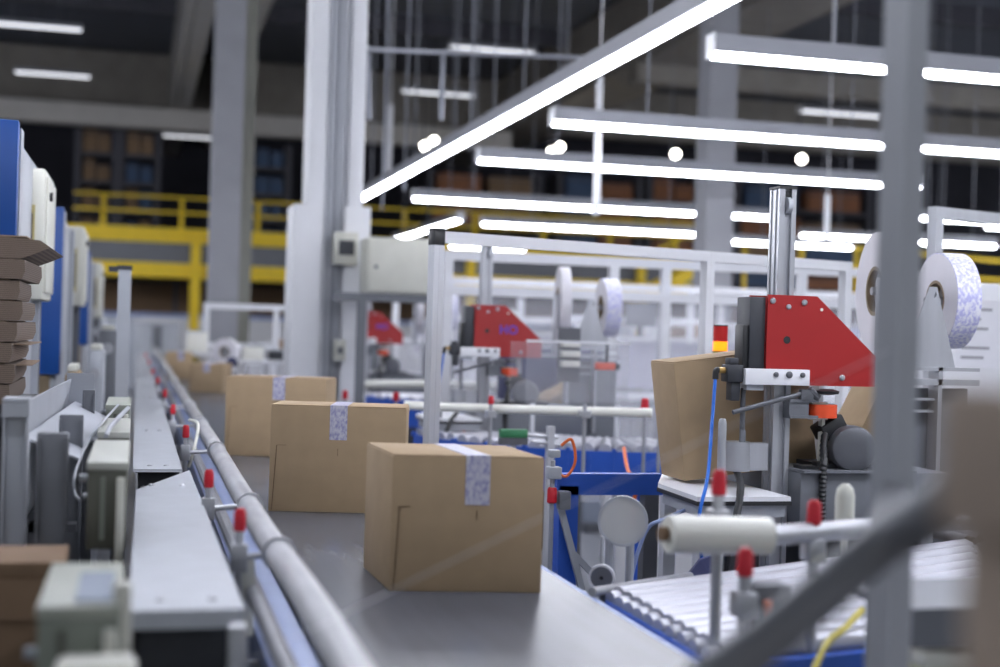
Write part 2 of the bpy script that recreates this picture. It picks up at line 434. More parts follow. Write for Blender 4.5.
# unseen lamps added above the view to brighten the packing line
for x0, x1, y in ((4.2, 8.0, 5.2), (-3.0, -0.6, 9.2)):
    lamp(x0, x1, y, 3.5, 'added unseen cross strip lamp brightening the packing line from above the view', group='added strip lamps above the view')
for x0, x1, y, z in ((1.5, 6.6, 2.95, 2.6), (1.5, 6.6, 2.5, 2.6), (-1.2, 1.3, 5.15, 2.95), (-1.2, 1.3, 4.75, 2.95), (-2.6, 0.6, 2.75, 2.7)):  # added out of view to throw light on sealer and carton fronts
    lamp(x0, x1, y, z, 'added unseen low strip lamp lighting the machine and carton fronts from above', group='added low strip lamps above the view')
for i, (x0, x1, y) in enumerate(((10.5, 16, 9.0), (11, 18, 12.5), (11, 18, 16.0), (12, 20, 20.5), (-6.5, -1.0, 13.5), (-6.5, -1.0, 18.0), (8.0, 13.0, 5.2))):  # unseen extra rows, added to raise the light in the hall
    lamp(x0, x1, y, 5.6 if x0 < 0 else 3.5, 'added unseen cross strip lamp brightening the hall from beside the view', group='added strip lamps beside the view')
for i, (y, z) in enumerate(((6.6, 5.2), (8.6, 5.2), (11.0, 5.4), (14.5, 6.4), (18.0, 7.6), (22.0, 8.8))):  # added overhead, out of view, to brighten columns, beams and hall
    for x0, x1 in ((-7.0, -1.0), (0.0, 7.0), (9.0, 17.0)):
        lamp(x0, x1, y, z, 'added unseen high strip lamp brightening the hall from above the view', group='added high lamps above the view', w=0.09, h=0.11)
for y in (17.5, 19.5, 21.5, 23.5, 25.5, 28.0, 30.5):  # thick-tubed lamps added outside the view to light the gallery and far end
    lamp(-12.0, -0.13 * y - 0.7, y, 4.4, 'added unseen strip lamp at far left brightening the gallery end', group='added strip lamps beside the far end', w=0.3)
    lamp(0.72 * y + 1.5, 0.72 * y + 10, y, 5.0, 'added unseen strip lamp at far right brightening the gallery end', group='added strip lamps beside the far end', w=0.3)
# distant roof lamps
for px0, px1, py, z, lab in ((-12, 82, 24, 7.4, 'faint roof lamp nearest the top left corner'), (15, 90, 73, 7.2, 'faint roof lamp below the one in the top left corner'), (163, 215, 136, 7.0, 'faint roof lamp left of the grey concrete column'), (450, 534, 48, 7.2, 'bright short roof lamp above the thin overhead pipe'), (402, 474, 92, 7.2, 'small roof lamp below the thin overhead pipe'), (252, 292, 135, 7.0, 'faint roof lamp right of the grey concrete column'), (800, 880, 112, 6.4, 'faint roof lamp between the two highest cross lamps')):
    a = atz(px0, py, z); b = aty(px1, py + 2, a.y)
    lamp(a.x, b.x, a.y, z, lab, bright=GLOWDIM, w=0.3, h=0.14, seg=3, rods=True, group='distant roof lamps')
for px, py, lab in ((425, 146, 'small round lamp left of the diagonal lamp, lower of a pair'), (434, 141, 'small round lamp left of the diagonal lamp, upper of a pair'), (552, 152, 'small round lamp under the diagonal lamp, left of a pair'), (560, 147, 'small round lamp under the diagonal lamp, right of a pair'), (676, 154, 'small round lamp alone between the second and third cross lamps'), (802, 159, 'small round lamp just above the top of the red machine column')):
    p = at(px, py, 36)
    t = thing('round_lamp', lab, 'lamp', p, group='round lamps along the far gallery')
    MB().lathe((0, 0, 0.0), (0, -1, 0), [(-0.05, 0.1), (0, 0.1), (0.03, 0.085), (0.04, 0.03)], 12).build('lens', GLOWDOT, t)
    MB().bx(-0.03, 0.03, 0.02, 0.3, 0.08, 0.14).cyl((0, 0.2, 0.1), (0, 0.2, 9.19 - p.z), 0.02, 6).build('hanger', RACKM, t)

# ------------------------------------------------------------------ far gallery, racks and stored cartons
g0 = at(75, 196, 34).x; gY = at(190, 240, 34).y
gx1 = 14.5
gal = thing('gallery_platform', 'long yellow edged gallery platform crossing the far end of the hall', 'platform', (0, gY, 0))
zt = at(190, 237, 34).z; zb = at(190, 272, 34).z
MB().bx(g0 - 0.5, gx1, 0, 0.1, zt - 0.16, zt + 0.2).build('upper_beam', YELLOW, gal)
MB().bx(g0 - 0.5, gx1, 0, 0.1, zb - 0.16, zb + 0.2).build('lower_beam', YELLOW, gal)
MB().bx(g0 - 0.5, gx1, 0.1, 0.16, zb + 0.2, zt - 0.16).build('fascia', GREYM, gal)
MB().bx(g0 - 0.5, 24, 0.16, 8.5, zb, zb + 0.2).build('deck', DKGREY, gal)
for px in (195, 470, 640):
    x = aty(px, 280, gY).x
    MB().bx(x - 0.12, x + 0.12, -0.13, -0.002, 0, zt + (0.1 if px < 200 else -0.1)).build('support_post', YELLOW, gal)
rl = thing('gallery_railing', 'yellow tube railing along the top of the far gallery', 'railing', (0, gY, zt + 0.2))
zr = at(190, 197, 34).z - zt - 0.2
MB().bx(g0, gx1, 0, 0.06, zr - 0.06, zr).build('top_rail', YELLOW, rl)
MB().bx(g0, gx1, 0, 0.06, zr * 0.45, zr * 0.45 + 0.06).build('mid_rail', YELLOW, rl)
x = aty(103, 220, gY).x; step = (aty(258, 220, gY).x - x) / 2
for k in range(9):
    MB().bx(x + k * step - 0.05, x + k * step + 0.05, 0, 0.08, 0, zr).build('post', YELLOW, rl)
st = thing('yellow_stair', 'yellow steel stair climbing to the gallery behind the right hand column', 'stair', (0, 0, 0))
a = at(640, 300, 30); b = at(722, 258, 30)
for dy in (0, 0.9):
    MB().bar(a + Vector((0, dy, 0)), b + Vector((0, dy, 0)), 0.08, 0.22).build('stringer', YELLOW, st)
for k in range(7):
    q = a.lerp(b, (k + 0.5) / 7); MB().bx(q.x - 0.12, q.x + 0.12, q.y + 0.02, q.y + 0.88, q.z, q.z + 0.03).build('step', YELLOW, st)
MB().bar(a + Vector((0, 0, 0.9)), b + Vector((0, 0, 0.9)), 0.05, 0.06).build('hand_rail', YELLOW, st)
MB().bx(a.x + 0.05, a.x + 0.15, a.y + 0.02, a.y + 0.12, 0, a.z).build('leg', YELLOW, st)
MB().bx(b.x - 0.15, b.x - 0.05, b.y + 0.02, b.y + 0.12, 0, b.z).build('leg', YELLOW, st)
# second short rail level at far right
r2 = thing('far_railing', 'yellow railing further right behind the lamps and the post', 'railing', (0, 0, 0))
a = at(745, 238, 33); b = at(1010, 262, 36)
for dz in (0, -0.5):
    MB().bar(a + Vector((0, 0, dz)), b + Vector((0, 0, dz)), 0.06, 0.09).build('rail', YELLOW, r2)
for k in range(6):
    q = a.lerp(b, k / 5); MB().bx(q.x - 0.04, q.x + 0.04, q.y - 0.04, q.y + 0.04, 2.6, q.z).build('post', YELLOW, r2)
# racks behind the gallery: uprights, shelves, stored stock
rackY = gY + 6.5
def rack(x0, x1, z0, z1, lab, rows, colours, clab, ccat='carton'):
    t = thing('storage_rack', lab, 'rack', ((x0 + x1) / 2, rackY, zb + 0.2), group='racks on the far gallery')
    hw = (x1 - x0) / 2; H = z1 - zb - 0.2
    for s in (-1, 1):
        MB().bx(s * hw - 0.08, s * hw + 0.08, 0, 1.1, 0, H).build('upright', RACKM, t)
    dz = H / rows
    for k in range(rows):
        MB().bx(-hw + 0.08, hw - 0.08, 0.02, 1.08, k * dz, k * dz + 0.1).build('shelf', RACKM, t)
        nn = 2
        for c in range(nn):
            w = (2 * hw - 0.3) / nn * random.uniform(0.82, 0.97); h = dz * random.uniform(0.55, 0.8)
            cx = (x0 + x1) / 2 - hw + 0.13 + (c + 0.5) * (2 * hw - 0.26) / nn
            m, cn = colours[(k * 2 + c) % len(colours)]
            b = thing('stored_carton' if cn != 'blue' else 'stored_tote', '%s %s standing on the %s' % (cn, 'carton' if cn != 'blue' else 'tote', clab), ccat if cn != 'blue' else 'tote', (cx, rackY, zb + 0.2 + k * dz + 0.1), group='%s stock on the %s' % (cn, clab))
            MB().bx(-w / 2, w / 2, 0.1, 0.95, 0, h, 0.02).build('body', m, b)
            MB().bx(-w / 2, w / 2, 0.09, 0.1, h * 0.78, h * 0.84).build('lid_edge', RACKM, b)
BR = (TAN, 'tan'); BL = (TOTE, 'blue'); RU = (RUST, 'reddish')
def rx(px): return aty(px, 200, rackY).x
rack(rx(76), rx(114), 0, at(90, 128, 40).z, 'tall dark rack of tan cartons furthest left', 5, [BR], 'far rack furthest left')
rack(rx(120), rx(157), 0, at(90, 128, 40).z, 'tall dark rack of tan cartons and blue totes left of the concrete column', 5, [BL, BL, BL, BR, BR], 'far rack beside the concrete column')
rack(rx(250), rx(288), 0, at(270, 140, 40).z, 'tall dark rack of blue totes between the two columns', 5, [BL], 'far rack between the two columns')
rack(rx(430), rx(540), 0, at(480, 160, 40).z, 'dark rack of reddish cartons under the diagonal lamp', 4, [RU, BR], 'far rack under the diagonal lamp')
rack(rx(560), rx(640), 0, at(590, 160, 40).z, 'dark rack of blue totes behind the third cross lamp', 4, [BL, RU], 'far rack behind the third cross lamp')
rack(rx(650), rx(700), 0, at(670, 158, 40).z, 'dark rack of reddish cartons left of the right hand column', 4, [RU], 'far rack left of the right hand column')
rack(rx(738), rx(870), 0, at(800, 165, 40).z, 'dark rack behind the top of the red machine column', 4, [BL, RU, BR], 'far rack behind the red machine column')
# ground level: dark goods bay below the gallery with pale low walls
struct('wall_left', MB().bx(-14, -13.8, 20, 50, 0, 9.2), WALLM)
bw = thing('low_partition', 'long pale partition below the far gallery', 'partition', (0, gY + 3.0, 0))
MB().bx(g0 - 2, 26, 0, 0.15, 0, 1.55).build('panel', WHITE, bw)
MB().bx(g0 - 2, 26, -0.02, 0.17, 1.55, 1.66).build('rail', BLUEL, bw)
bs = thing('stock_shelf', 'dark brown stock shelf under the gallery above the pale partition', 'shelf', (0, gY + 4.2, 0))
MB().bx(g0 - 2, 24, 0, 1, 1.6, 2.5).build('back', BDARK, bs)
for k in range(6): MB().bx(g0 - 2 + k * 4.5, g0 - 1.9 + k * 4.5, -0.1, 1, 0, 2.6).build('upright', RACKM, bs)

# ------------------------------------------------------------------ the main belt conveyor
BZ = 0.85
Y0, Y1 = 1.62, 26.0
bc = thing('belt_conveyor', 'long grey belt conveyor with blue frame carrying the cartons down the aisle', 'conveyor', (0.685, Y0, 0))
def belt_loop():
    m = MB(); r = 0.07; pts = []
    for k in range(9):
        a = PI / 2 + PI * k / 8; pts.append((0.345, Y0 + r + r * math.cos(a), BZ - r + r * math.sin(a)))
    for k in range(9):
        a = -PI / 2 + PI * k / 8; pts.append((0.345, Y1 - r + r * math.cos(a), BZ - r + r * math.sin(a)))
    return m.prism(pts, (1, 0, 0), 0.665)
belt_loop().build('belt', BELT, bc, False)
MB().bx(0.27, 0.342, Y0 + 0.05, Y1, 0.66, 0.835, 0.008).bx(0.243, 0.27, Y0 + 0.05, Y1, 0.80, 0.84).build('side_frame', BLUEL, bc, False)
MB().bx(1.014, 1.045, Y0 + 0.05, Y1, 0.66, 0.84, 0.006).build('side_frame', BLUEL, bc, False)
for k in range(9):
    y = Y0 + 0.4 + k * 2.9
    for x in (0.30, 1.03):
        MB().bx(x - 0.03, x + 0.03, y, y + 0.06, 0, 0.66).build('leg', DKSTEEL, bc, False)
# guide rail with red capped clamps on the left of the belt
gr = thing('guide_rail', 'film wrapped round guide tube along the left side of the belt', 'guide rail', (0.28, Y0, 0))
pts = [(0.28 + 0.004 * math.sin(k * 1.7), y, 1.0 + 0.003 * math.sin(k * 2.3)) for k, y in enumerate((1.3, 2.2, 3.0, 3.9, 5, 6.4, 8, 10.5, 14, 18, 24))]
MB().tube(pts, 0.0275, 14, 5).build('tube', TUBEM, gr, False)
MB().tube([(0.235, y, 0.925) for y in (1.3, 4, 9, 24)], 0.017, 10, 1).build('lower_rod', STEEL, gr, False)
CLAMPS = [2.35, 2.98, 4.25, 5.3, 6.35, 7.6, 9.3, 11.4, 14.0, 17.0]
for i, (px, py) in enumerate(((240, 519), (209, 478), (186, 431), (173, 409), (165, 393), (158, 380), (153, 371), (149, 362), (146, 355))):
    p = atz(px, py, 1.068)
    c = MB().cyl((p.x, p.y, 0.78), (p.x, p.y, 1.045), 0.0085, 10).bx(p.x - 0.016, p.x + 0.016, p.y - 0.014, p.y + 0.014, 0.965, 1.02, 0.003)
    c.cyl((p.x, p.y, 0.992), (0.262, p.y, 0.998), 0.007, 8).bx(p.x - 0.02, 0.27, p.y - 0.012, p.y + 0.012, 0.765, 0.79)
    co = c.build('clamp', STEEL, gr, False)
    MB().lathe((p.x, p.y, 1.045), (0, 0, 1), [(0, 0.0105), (0.004, 0.0125), (0.036, 0.0115), (0.044, 0.008)], 12).build('red_cap', REDCAP, co, False)
    MB().ring((0.28, p.y - 0.008, 1.0), (0, 1, 0), 0.033, 0.0265, 0.016, 20).build('band', STEEL, co, False)
    if i == 2:
        MB().tube([(p.x + 0.012, p.y + 0.01, 0.94), (p.x + 0.03, p.y + 0.03, 1.0), (p.x + 0.05, p.y + 0.22, 1.075), (p.x + 0.025, p.y + 0.38, 1.08)], 0.006, 8, 5).build('hose', CREAM, co, False)
# white plastic lugs on the clamps nearest
for i, (px, py) in enumerate(((247, 578), (237, 650))):
    p = atz(px, py, 0.95)
    tag(MB().bx(p.x - 0.014, p.x + 0.014, p.y - 0.02, p.y + 0.02, 0.838, 0.99, 0.005).build('cable_lug', PVC if i == 0 else STEEL, None, False), ['pale plastic lug beside the nearest red capped clamp', 'bright metal lug by the near end of the cover plate'][i], 'lug')

# cable trunking with cover plates left of the belt
def trunk(y0, y1, x0, x1, z, lab, bevel_front=False):
    t = thing('cable_trunking', lab, 'trunking', ((x0 + x1) / 2, y0, 0))
    xa = x0 + 0.008
    MB().bx(xa, xa + 0.006, y0 + 0.03, y1, z - 0.12, z - 0.006).bx(x1 - 0.014, x1 - 0.008, y0 + 0.03, y1, z - 0.12, z - 0.006).bx(xa, x1 - 0.008, y0 + 0.02, y1, z - 0.126, z - 0.12).build('channel', DKSTEEL, t, False)
    MB().bx(xa, x1 - 0.008, y0 + 0.03, y0 + 0.036, z - 0.4, z - 0.006).build('end_plate', DKGREY, t, False)
    for yy in (y0 + 0.25, y1 - 0.25):
        MB().bx(x0 + 0.05, x1 - 0.03, yy, yy + 0.05, 0, z - 0.126).build('leg', DKSTEEL, t, False)
    if bevel_front:
        pts = [(x0, y0, z), (x1, y0, z), (x1 - 0.012, y1, z), (x0 + 0.01, y1 - 0.5, z)]
    else:
        pts = [(x0, y0, z), (x1, y0, z), (x1, y1, z), (x0, y1, z)]
    MB().prism(pts, (0, 0, 1), 0.003).prism([(pts[0][0], pts[0][1], z), (pts[1][0], pts[1][1], z), (pts[1][0], pts[1][1] - 0.004, z - (0.025 if bevel_front else 0.005)), (pts[0][0], pts[0][1] - 0.004, z - (0.025 if bevel_front else 0.005))], (0, 1, 0), 0.003).build('cover_plate', GALV, t, False, smooth=False)
    for sx in (x0 + 0.05, x1 - 0.045):
        for yy in ((y0 + 0.08, y1 - 0.4) if y1 - y0 < 3 else (y0 + 0.1, y0 + 1.5)):
            MB().lathe((sx, yy, z + 0.003), (0, 0, 1), [(0, 0.009), (0.003, 0.008), (0.005, 0.004)], 12).build('screw', STEEL, t, False)
    return t
trunk(2.2, 4.28, -0.002, 0.175, 1.0, 'nearest grey trunking with a slanted cut cover plate left of the guide tube', True)
trunk(4.30, 8.2, -0.002, 0.142, 1.0, 'second length of grey trunking straight behind the slanted cover plate')
trunk(8.22, 19.5, -0.002, 0.125, 1.0, 'last length of grey trunking running to the far end of the belt')
for i, dx in enumerate((0.03, 0.06, 0.09)):
    tag(MB().tube([(dx, 3.2, 0.93), (dx + 0.01, 3.9, 0.955), (dx, 4.28, 0.94), (dx + 0.01, 6, 0.93)], 0.012, 8, 3).build('trunking_cable', BDARK if i == 1 else BLACK, None, False), 'dark cable seen lying in the gap between the cover plates', 'cable', 'cables in the trunking gap')

# ------------------------------------------------------------------ cartons
def carton(name, label, p_left, p_right, h, d, m=KRAFT, tape_at=0.55, tape_len=0.36, print_=True, edge=True, z=BZ, group=None, flap_gap=0.002, rot=None, skew=0.0):
    """front lower edge from p_left to p_right"""
    a = Vector(p_left); b = Vector(p_right); w = math.hypot(b.x - a.x, b.y - a.y); rz = math.atan2(b.y - a.y, b.x - a.x)
    t = thing(name, label, 'carton', (a.x, a.y, z), rz, group)
    if rot: t.rotation_euler = (rot[0], rot[1], rz)
    MB().bx(0, w, 0, d, 0, h - 0.004, 0.003).build('body', m, t)
    xm = w * tape_at if tape_at else w / 2
    for x0, x1 in ((0.002, xm - flap_gap), (xm + flap_gap, w - 0.002)):
        MB().bx(x0, x1, 0.001, d - 0.001, h - 0.004, h, 0.0012).build('top_flap', m, t)
    if tape_at:
        tw = 0.028
        s = MB().bx(xm - tw, xm + tw, -0.0012, d + 0.0012, h, h + 0.0012).bx(xm - tw, xm + tw, -0.0015, 0, h * (1 - tape_len), h + 0.0012).bx(xm - tw, xm + tw, d, d + 0.0015, h * (1 - tape_len), h + 0.0012)
        tp = s.build('tape', TAPE if print_ else TAPEP, t)
    if edge:
        MB().bar((0.05 * w, -0.0008, h * 0.62), (0.025 * w, -0.0008, 0.005), 0.0024, 0.002, (0, 1, 0)).bar((0.05 * w, -0.0008, h * 0.62), (0.12 * w, -0.0008, h * 0.622), 0.0012, 0.002, (0, 1, 0)).build('flap_edge', KRAFTD, t)
        MB().bar((xm, -0.0008, h * 0.6), (xm, -0.0008, h * 0.53), 0.0016, 0.002, (0, 1, 0)).build('flap_edge', KRAFTD, t)
    MB().bx(xm - 0.0015, xm + 0.0015, 0.0, d, h - 0.0042, h - 0.0002).build('seam', KRAFTD, t)
    if skew:                      # carton pushed out of square
        for c in kids(t):
            for v in c.data.vertices: v.co.x += skew * v.co.y
    return t
def zline(px, py, ref):          # height seen at (px, py) on the upright line over ref
    d = (Vector(ref) - Vector((0, 0, CZ))).dot(FW); return at(px, py, d).z
pa = atz(389, 591, BZ); pb = atz(541, 593, BZ)
carton('carton', 'nearest brown carton on the grey belt, standing before the others', pa, pb, zline(391, 454, pa) - BZ, 0.31, KRAFT, 0.56, skew=-0.2)
pa = atz(268, 511, BZ); pb = pa + (atz(365, 513.5, BZ) - pa) * 1.4
carton('carton', 'second brown carton along the belt, partly behind the nearest one', pa, pb, zline(270, 404, pa) - BZ, 0.23, KRAFT, 0.5, 0.32)
pa = atz(224, 455, BZ); pb = pa + (atz(266, 456.5, BZ) - pa) * 2.38
carton('carton', 'third brown carton along the belt with white printed tape on its upper edge', pa, pb, zline(225, 376, pa) - BZ, 0.26, KRAFT, 0.53, 0.28)
pa = atz(189, 392, BZ); pb = atz(223, 393, BZ)
carton('carton', 'fourth small looking carton far along the belt, right of two', pa, pb, zline(189, 363, pa) - BZ, 0.4, KRAFT, 0.5, 0.3)
pa = atz(166, 378.5, BZ); pb = atz(192, 379, BZ)
carton('carton', 'farthest carton on the belt, left of the fourth one', pa, pb, zline(166, 352, pa) - BZ, 0.4, KRAFT, 0.55, 0.3)

# ------------------------------------------------------------------ case sealing machines (red head on a grey column)
def hexbolt(mb, c, n=(0, -1, 0), r=0.009):
    return mb.lathe(c, n, [(0, r), (0.004, r), (0.007, r * 0.6), (0.0072, r * 0.3)], 12)
def sealer(loc, label, logo=False):
    t = thing('case_sealer', label, 'sealing machine', loc)
    # grooved aluminium column with pulley slot
    c = MB().bx(-0.008, 0.007, 0, 0.07, 0.0, 1.905).bx(0.029, 0.044, 0, 0.07, 0.0, 1.905).bx(0.007, 0.029, 0.012, 0.07, 0.0, 1.905)
    for yy in (0.0, 0.026, 0.058): c.bx(-0.011, -0.008, yy, yy + 0.012, 0.0, 1.905)
    cl = c.build('column', STEEL, t)
    MB().bx(-0.013, 0.046, -0.002, 0.072, 1.905, 1.913).build('column_cap', BLACK, cl)
    MB().cyl((0.011, 0.006, 1.855), (0.025, 0.006, 1.855), 0.026, 20).build('pulley', LGREY, cl)
    MB().bx(0.007, 0.029, 0.0095, 0.0125, 1.83, 1.9).build('slot', BLACK, cl)
    # red head: two side plates with a block between them
    prof = [(-0.048, 1.583), (0.115, 1.583), (0.318, 1.405), (0.318, 1.312), (0.08, 1.312), (0.08, 1.318), (-0.048, 1.318)]
    MB().prism([(x, -0.016, z) for x, z in prof], (0, 1, 0), 0.008).build('side_plate', RED, t)
    MB().prism([(x, 0.108, z) for x, z in prof], (0, 1, 0), 0.008).build('side_plate', RED, t)
    MB().bx(0.13, 0.3, -0.008, 0.108, 1.318, 1.40).build('inner_block', DKSTEEL, t)
    for x, z, r in ((-0.032, 1.565, .009), (0.072, 1.563, .009), (0.02, 1.548, .008), (0.205, 1.338, .009)):
        hexbolt(MB(), (x, -0.016, z), r=r).build('bolt', STEEL, t)
    MB().cyl((0.13, -0.018, 1.543), (0.13, -0.015, 1.543), 0.005, 10).build('hole', PVC, t)
    MB().cyl((0.018, -0.0175, 1.448), (0.018, -0.0155, 1.448), 0.0115, 16).build('hole', BLACK, t)
    # black guide block on the left
    MB().bx(-0.1, -0.049, -0.006, 0.09, 1.352, 1.575, 0.003).build('guide_block', DKGREY, t)
    MB().bx(-0.118, -0.1, 0.0, 0.06, 1.352, 1.49, 0.003).build('guide_strip', BLACK, t)
    # silver clamp bar with bolts
    bar = MB().bx(-0.125, 0.085, -0.042, -0.017, 1.312, 1.36, 0.002).build('clamp_bar', WHITE, t)
    for x in (-0.027, 0.016, 0.06):
        hexbolt(MB(), (x, -0.042, 1.344), r=0.008 if x != 0.016 else 0.0105).build('bolt', DKSTEEL, bar)
    MB().bx(-0.115, -0.06, -0.03, 0.08, 1.295, 1.312).build('lower_lip', LGREY, t)
    # pneumatic valve with elbow and blue hose
    v = MB().bx(-0.178, -0.126, -0.03, 0.02, 1.318, 1.37, 0.004).bx(-0.168, -0.138, -0.02, 0.015, 1.37, 1.39, 0.003).bx(-0.16, -0.13, -0.02, 0.02, 1.262, 1.318, 0.003).build('valve', DKGREY, t)
    MB().cyl((-0.178, -0.01, 1.352), (-0.198, -0.01, 1.352), 0.009, 10).build('brass_fitting', mat('brass fitting', (196, 160, 96), 0.35, 0.8), v)
    MB().tube([(-0.198, -0.01, 1.352), (-0.206, -0.01, 1.35), (-0.208, -0.01, 1.325)], 0.0095, 10, 4).build('elbow', BLACK, v)
    MB().tube([(-0.208, -0.01, 1.33), (-0.236, -0.06, 1.2), (-0.292, -0.17, 1.05), (-0.334, -0.215, 0.92), (-0.26, -0.12, 0.7)], 0.0055, 8, 6).build('air_hose', BLUEH, t)
    # chain rod, silver cylinder and black hose
    MB().cyl((-0.112, 0.0, 1.11), (-0.112, 0.0, 1.30), 0.008, 10).build('chain_rod', DKSTEEL, t)
    MB().bx(-0.12, -0.104, -0.009, 0.0, 1.135, 1.175).build('hole_strip', GREYM, t)
    MB().cyl((-0.118, 0.02, 1.05), (-0.118, 0.02, 1.138), 0.04, 28).bx(-0.118, -0.025, 0.0, 0.05, 1.052, 1.134).build('air_cylinder', STEEL, t)
    MB().tube([(-0.118, 0.02, 1.05), (-0.14, -0.06, 1.02), (-0.215, -0.215, 0.97), (-0.245, -0.22, 0.85), (-0.2, -0.1, 0.7)], 0.011, 10, 5).build('black_hose', BLACK, t)
    MB().tube([(-0.13, -0.19, 0.93), (-0.16, -0.215, 0.9), (-0.19, -0.215, 0.83), (-0.18, -0.12, 0.75)], 0.006, 8, 5).build('orange_hose', ORH, t)
    # diagonal push rod, handle knob and orange side roller on its bracket
    MB().cyl((-0.155, -0.025, 1.228), (0.075, -0.03, 1.29), 0.0075, 10).build('push_rod', DKSTEEL, t)
    MB().bx(0.06, 0.1, -0.04, -0.02, 1.27, 1.3).cyl((0.09, -0.03, 1.3), (0.12, -0.03, 1.275), 0.012, 10).build('rod_joint', DKSTEEL, t)
    MB().lathe((0.15, -0.03, 1.285), (0, 0, 1), [(0, 0.01), (0.004, 0.034), (0.012, 0.036), (0.018, 0.02)], 20).build('knob', BLACK, t)
    MB().bx(0.026, 0.12, -0.035, 0.06, 1.213, 1.222).bx(0.026, 0.12, -0.035, 0.06, 1.262, 1.27).bx(0.026, 0.09, -0.03, 0.055, 1.222, 1.262).build('roller_bracket', GREYM, t)
    MB().cyl((0.15, 0.0, 1.215), (0.15, 0.0, 1.255), 0.045, 28).build('orange_roller', ORANGE, t)
    MB().bx(0.11, 0.165, -0.01, 0.01, 1.255, 1.262).bx(0.11, 0.165, -0.01, 0.01, 1.208, 1.214).bx(0.145, 0.155, -0.012, 0.012, 1.05, 1.21).build('roller_arm', CREAM, t)
    # bed, table and motor
    MB().bx(0.045, 0.55, -0.08, 0.55, 0.9, 1.055, 0.006).bx(0.045, 0.55, -0.09, -0.08, 0.885, 0.9).bx(0.045, 0.42, -0.1, 0.56, 1.055, 1.062).build('bed', GREYM, t)
    MB().bx(0.07, 0.5, -0.05, 0.5, 0.30, 0.9).build('bed_body', DKGREY, t)
    tt = MB().prism([(-0.325, -0.180, 0.982), (-0.035, -0.180, 0.982), (-0.035, 0.420, 0.982), (-0.200, 0.420, 0.982), (-0.312, 0.165, 0.982)], (0, 0, 1), 0.013).build('table_top', WHITE, t)
    MB().prism([(-0.327, -0.182, 0.97), (-0.033, -0.182, 0.97), (-0.033, 0.422, 0.97), (-0.202, 0.422, 0.97), (-0.314, 0.167, 0.97)], (0, 0, 1), 0.012).build('table_edge', BLACK, tt)
    MB().prism([(-0.313, -0.168, 0.935), (-0.047, -0.168, 0.935), (-0.047, 0.408, 0.935), (-0.188, 0.408, 0.935), (-0.300, 0.153, 0.935)], (0, 0, 1), 0.035).build('table_frame', LGREY, t)
    for x, y in ((-0.28, -0.12), (-0.21, 0.33), (-0.08, 0.36), (0.48, -0.05), (0.48, 0.5)):
        MB().bx(x - 0.02, x + 0.02, y - 0.02, y + 0.02, 0, 0.935).build('leg', ALU, t)
    mo = MB().lathe((0.27, 0.12, 1.125), Vector((-0.25, -1, 0)), [(0, 0.05), (0.01, 0.066), (0.14, 0.068), (0.16, 0.07), (0.19, 0.07), (0.2, 0.064), (0.206, 0.05), (0.207, 0.02)], 32).build('motor', DKSTEEL, t)
    MB().box((0.185, 0.02, 1.185), (0.085, 0.07, 0.05), (0, -0.55, 0.1), 0.006).build('terminal_box', BLACK, mo)
    MB().bx(0.14, 0.36, -0.03, 0.14, 1.062, 1.075).build('motor_foot', DKGREY, mo)
    r = []; P = []
    for k in range(40): P.append((0.155 - 0.045 * math.sin(min(1, k / 16) * PI / 2), -0.015 - 0.08 * min(1, k / 12), 1.165 - 0.0065 * k)); r.append(0.0125 if k % 2 else 0.0095)
    MB().tube([Vector(p) for p in P], r, 10, 1).build('ribbed_conduit', BLACK, t)
    MB().bx(0.06, 0.12, -0.06, 0.0, 1.062, 1.072).bx(0.11, 0.14, -0.055, -0.02, 1.062, 1.085, 0.004).build('sensor', BLACK, t)
    # tape reel stands behind: two triangular brushed plates on a cross frame
    MB().bx(0.25, 0.86, 0.25, 0.31, 1.312, 1.332).bx(0.25, 0.86, 0.25, 0.31, 1.36, 1.372).bx(0.56, 0.72, 0.27, 0.31, 1.26, 1.268).bx(0.56, 0.72, 0.27, 0.31, 1.22, 1.228).bx(0.545, 0.56, 0.25, 0.31, 0.9, 1.372).bx(0.705, 0.72, 0.25, 0.31, 0.9, 1.372).bx(0.27, 0.285, 0.25, 0.31, 1.06, 1.372).build('reel_frame', STEEL, t)
    MB().bx(0.565, 0.86, 0.315, 0.335, 0.55, 1.30, 0.004).build('back_panel', GREYM, t)
    MB().prism([(0.58, 0.28, 1.372), (0.785, 0.28, 1.372), (0.708, 0.28, 1.64), (0.682, 0.28, 1.64)], (0, 1, 0), 0.006).build('reel_stand', STEEL, t)
    MB().bx(0.45, 0.49, 0.22, 0.228, 1.332, 1.66, 0.003).build('reel_stand', STEEL, t)
    MB().cyl((0.475, 0.225, 1.63), (0.52, 0.33, 1.615), 0.012, 12).build('reel_axle', DKSTEEL, t)
    MB().cyl((0.695, 0.282, 1.615), (0.75, 0.41, 1.6), 0.012, 12).build('reel_axle', DKSTEEL, t)
    if logo:
        f = bpy.data.curves.new('lettering', 'FONT'); f.body = 'HO'; f.size = 0.065; f.extrude = 0.0008; f.align_x = 'CENTER'; f.space_character = 1.02; f.offset = 0.002
        f.materials.append(VIOLET)
        fo = bpy.data.objects.new('lettering', f); COL.objects.link(fo); bpy.context.view_layer.update()
        me = bpy.data.meshes.new_from_object(fo.evaluated_get(bpy.context.evaluated_depsgraph_get()))
        bpy.data.objects.remove(fo); me.name = 'lettering'; me.materials.clear(); me.materials.append(VIOLET)
        fo = bpy.data.objects.new('lettering', me); COL.objects.link(fo); fo.parent = t
        fo.location = (0.135, -0.0172, 1.435); fo.rotation_euler = (PI / 2, 0, 0)
    return t
m1 = at(779, 340, 4.2)
M1L = Vector((m1.x, m1.y, 0))
sealer(M1L, 'nearest case sealer with red head plate on a grooved grey column, in sharp focus')
m2 = at(483, 330, 7.3)
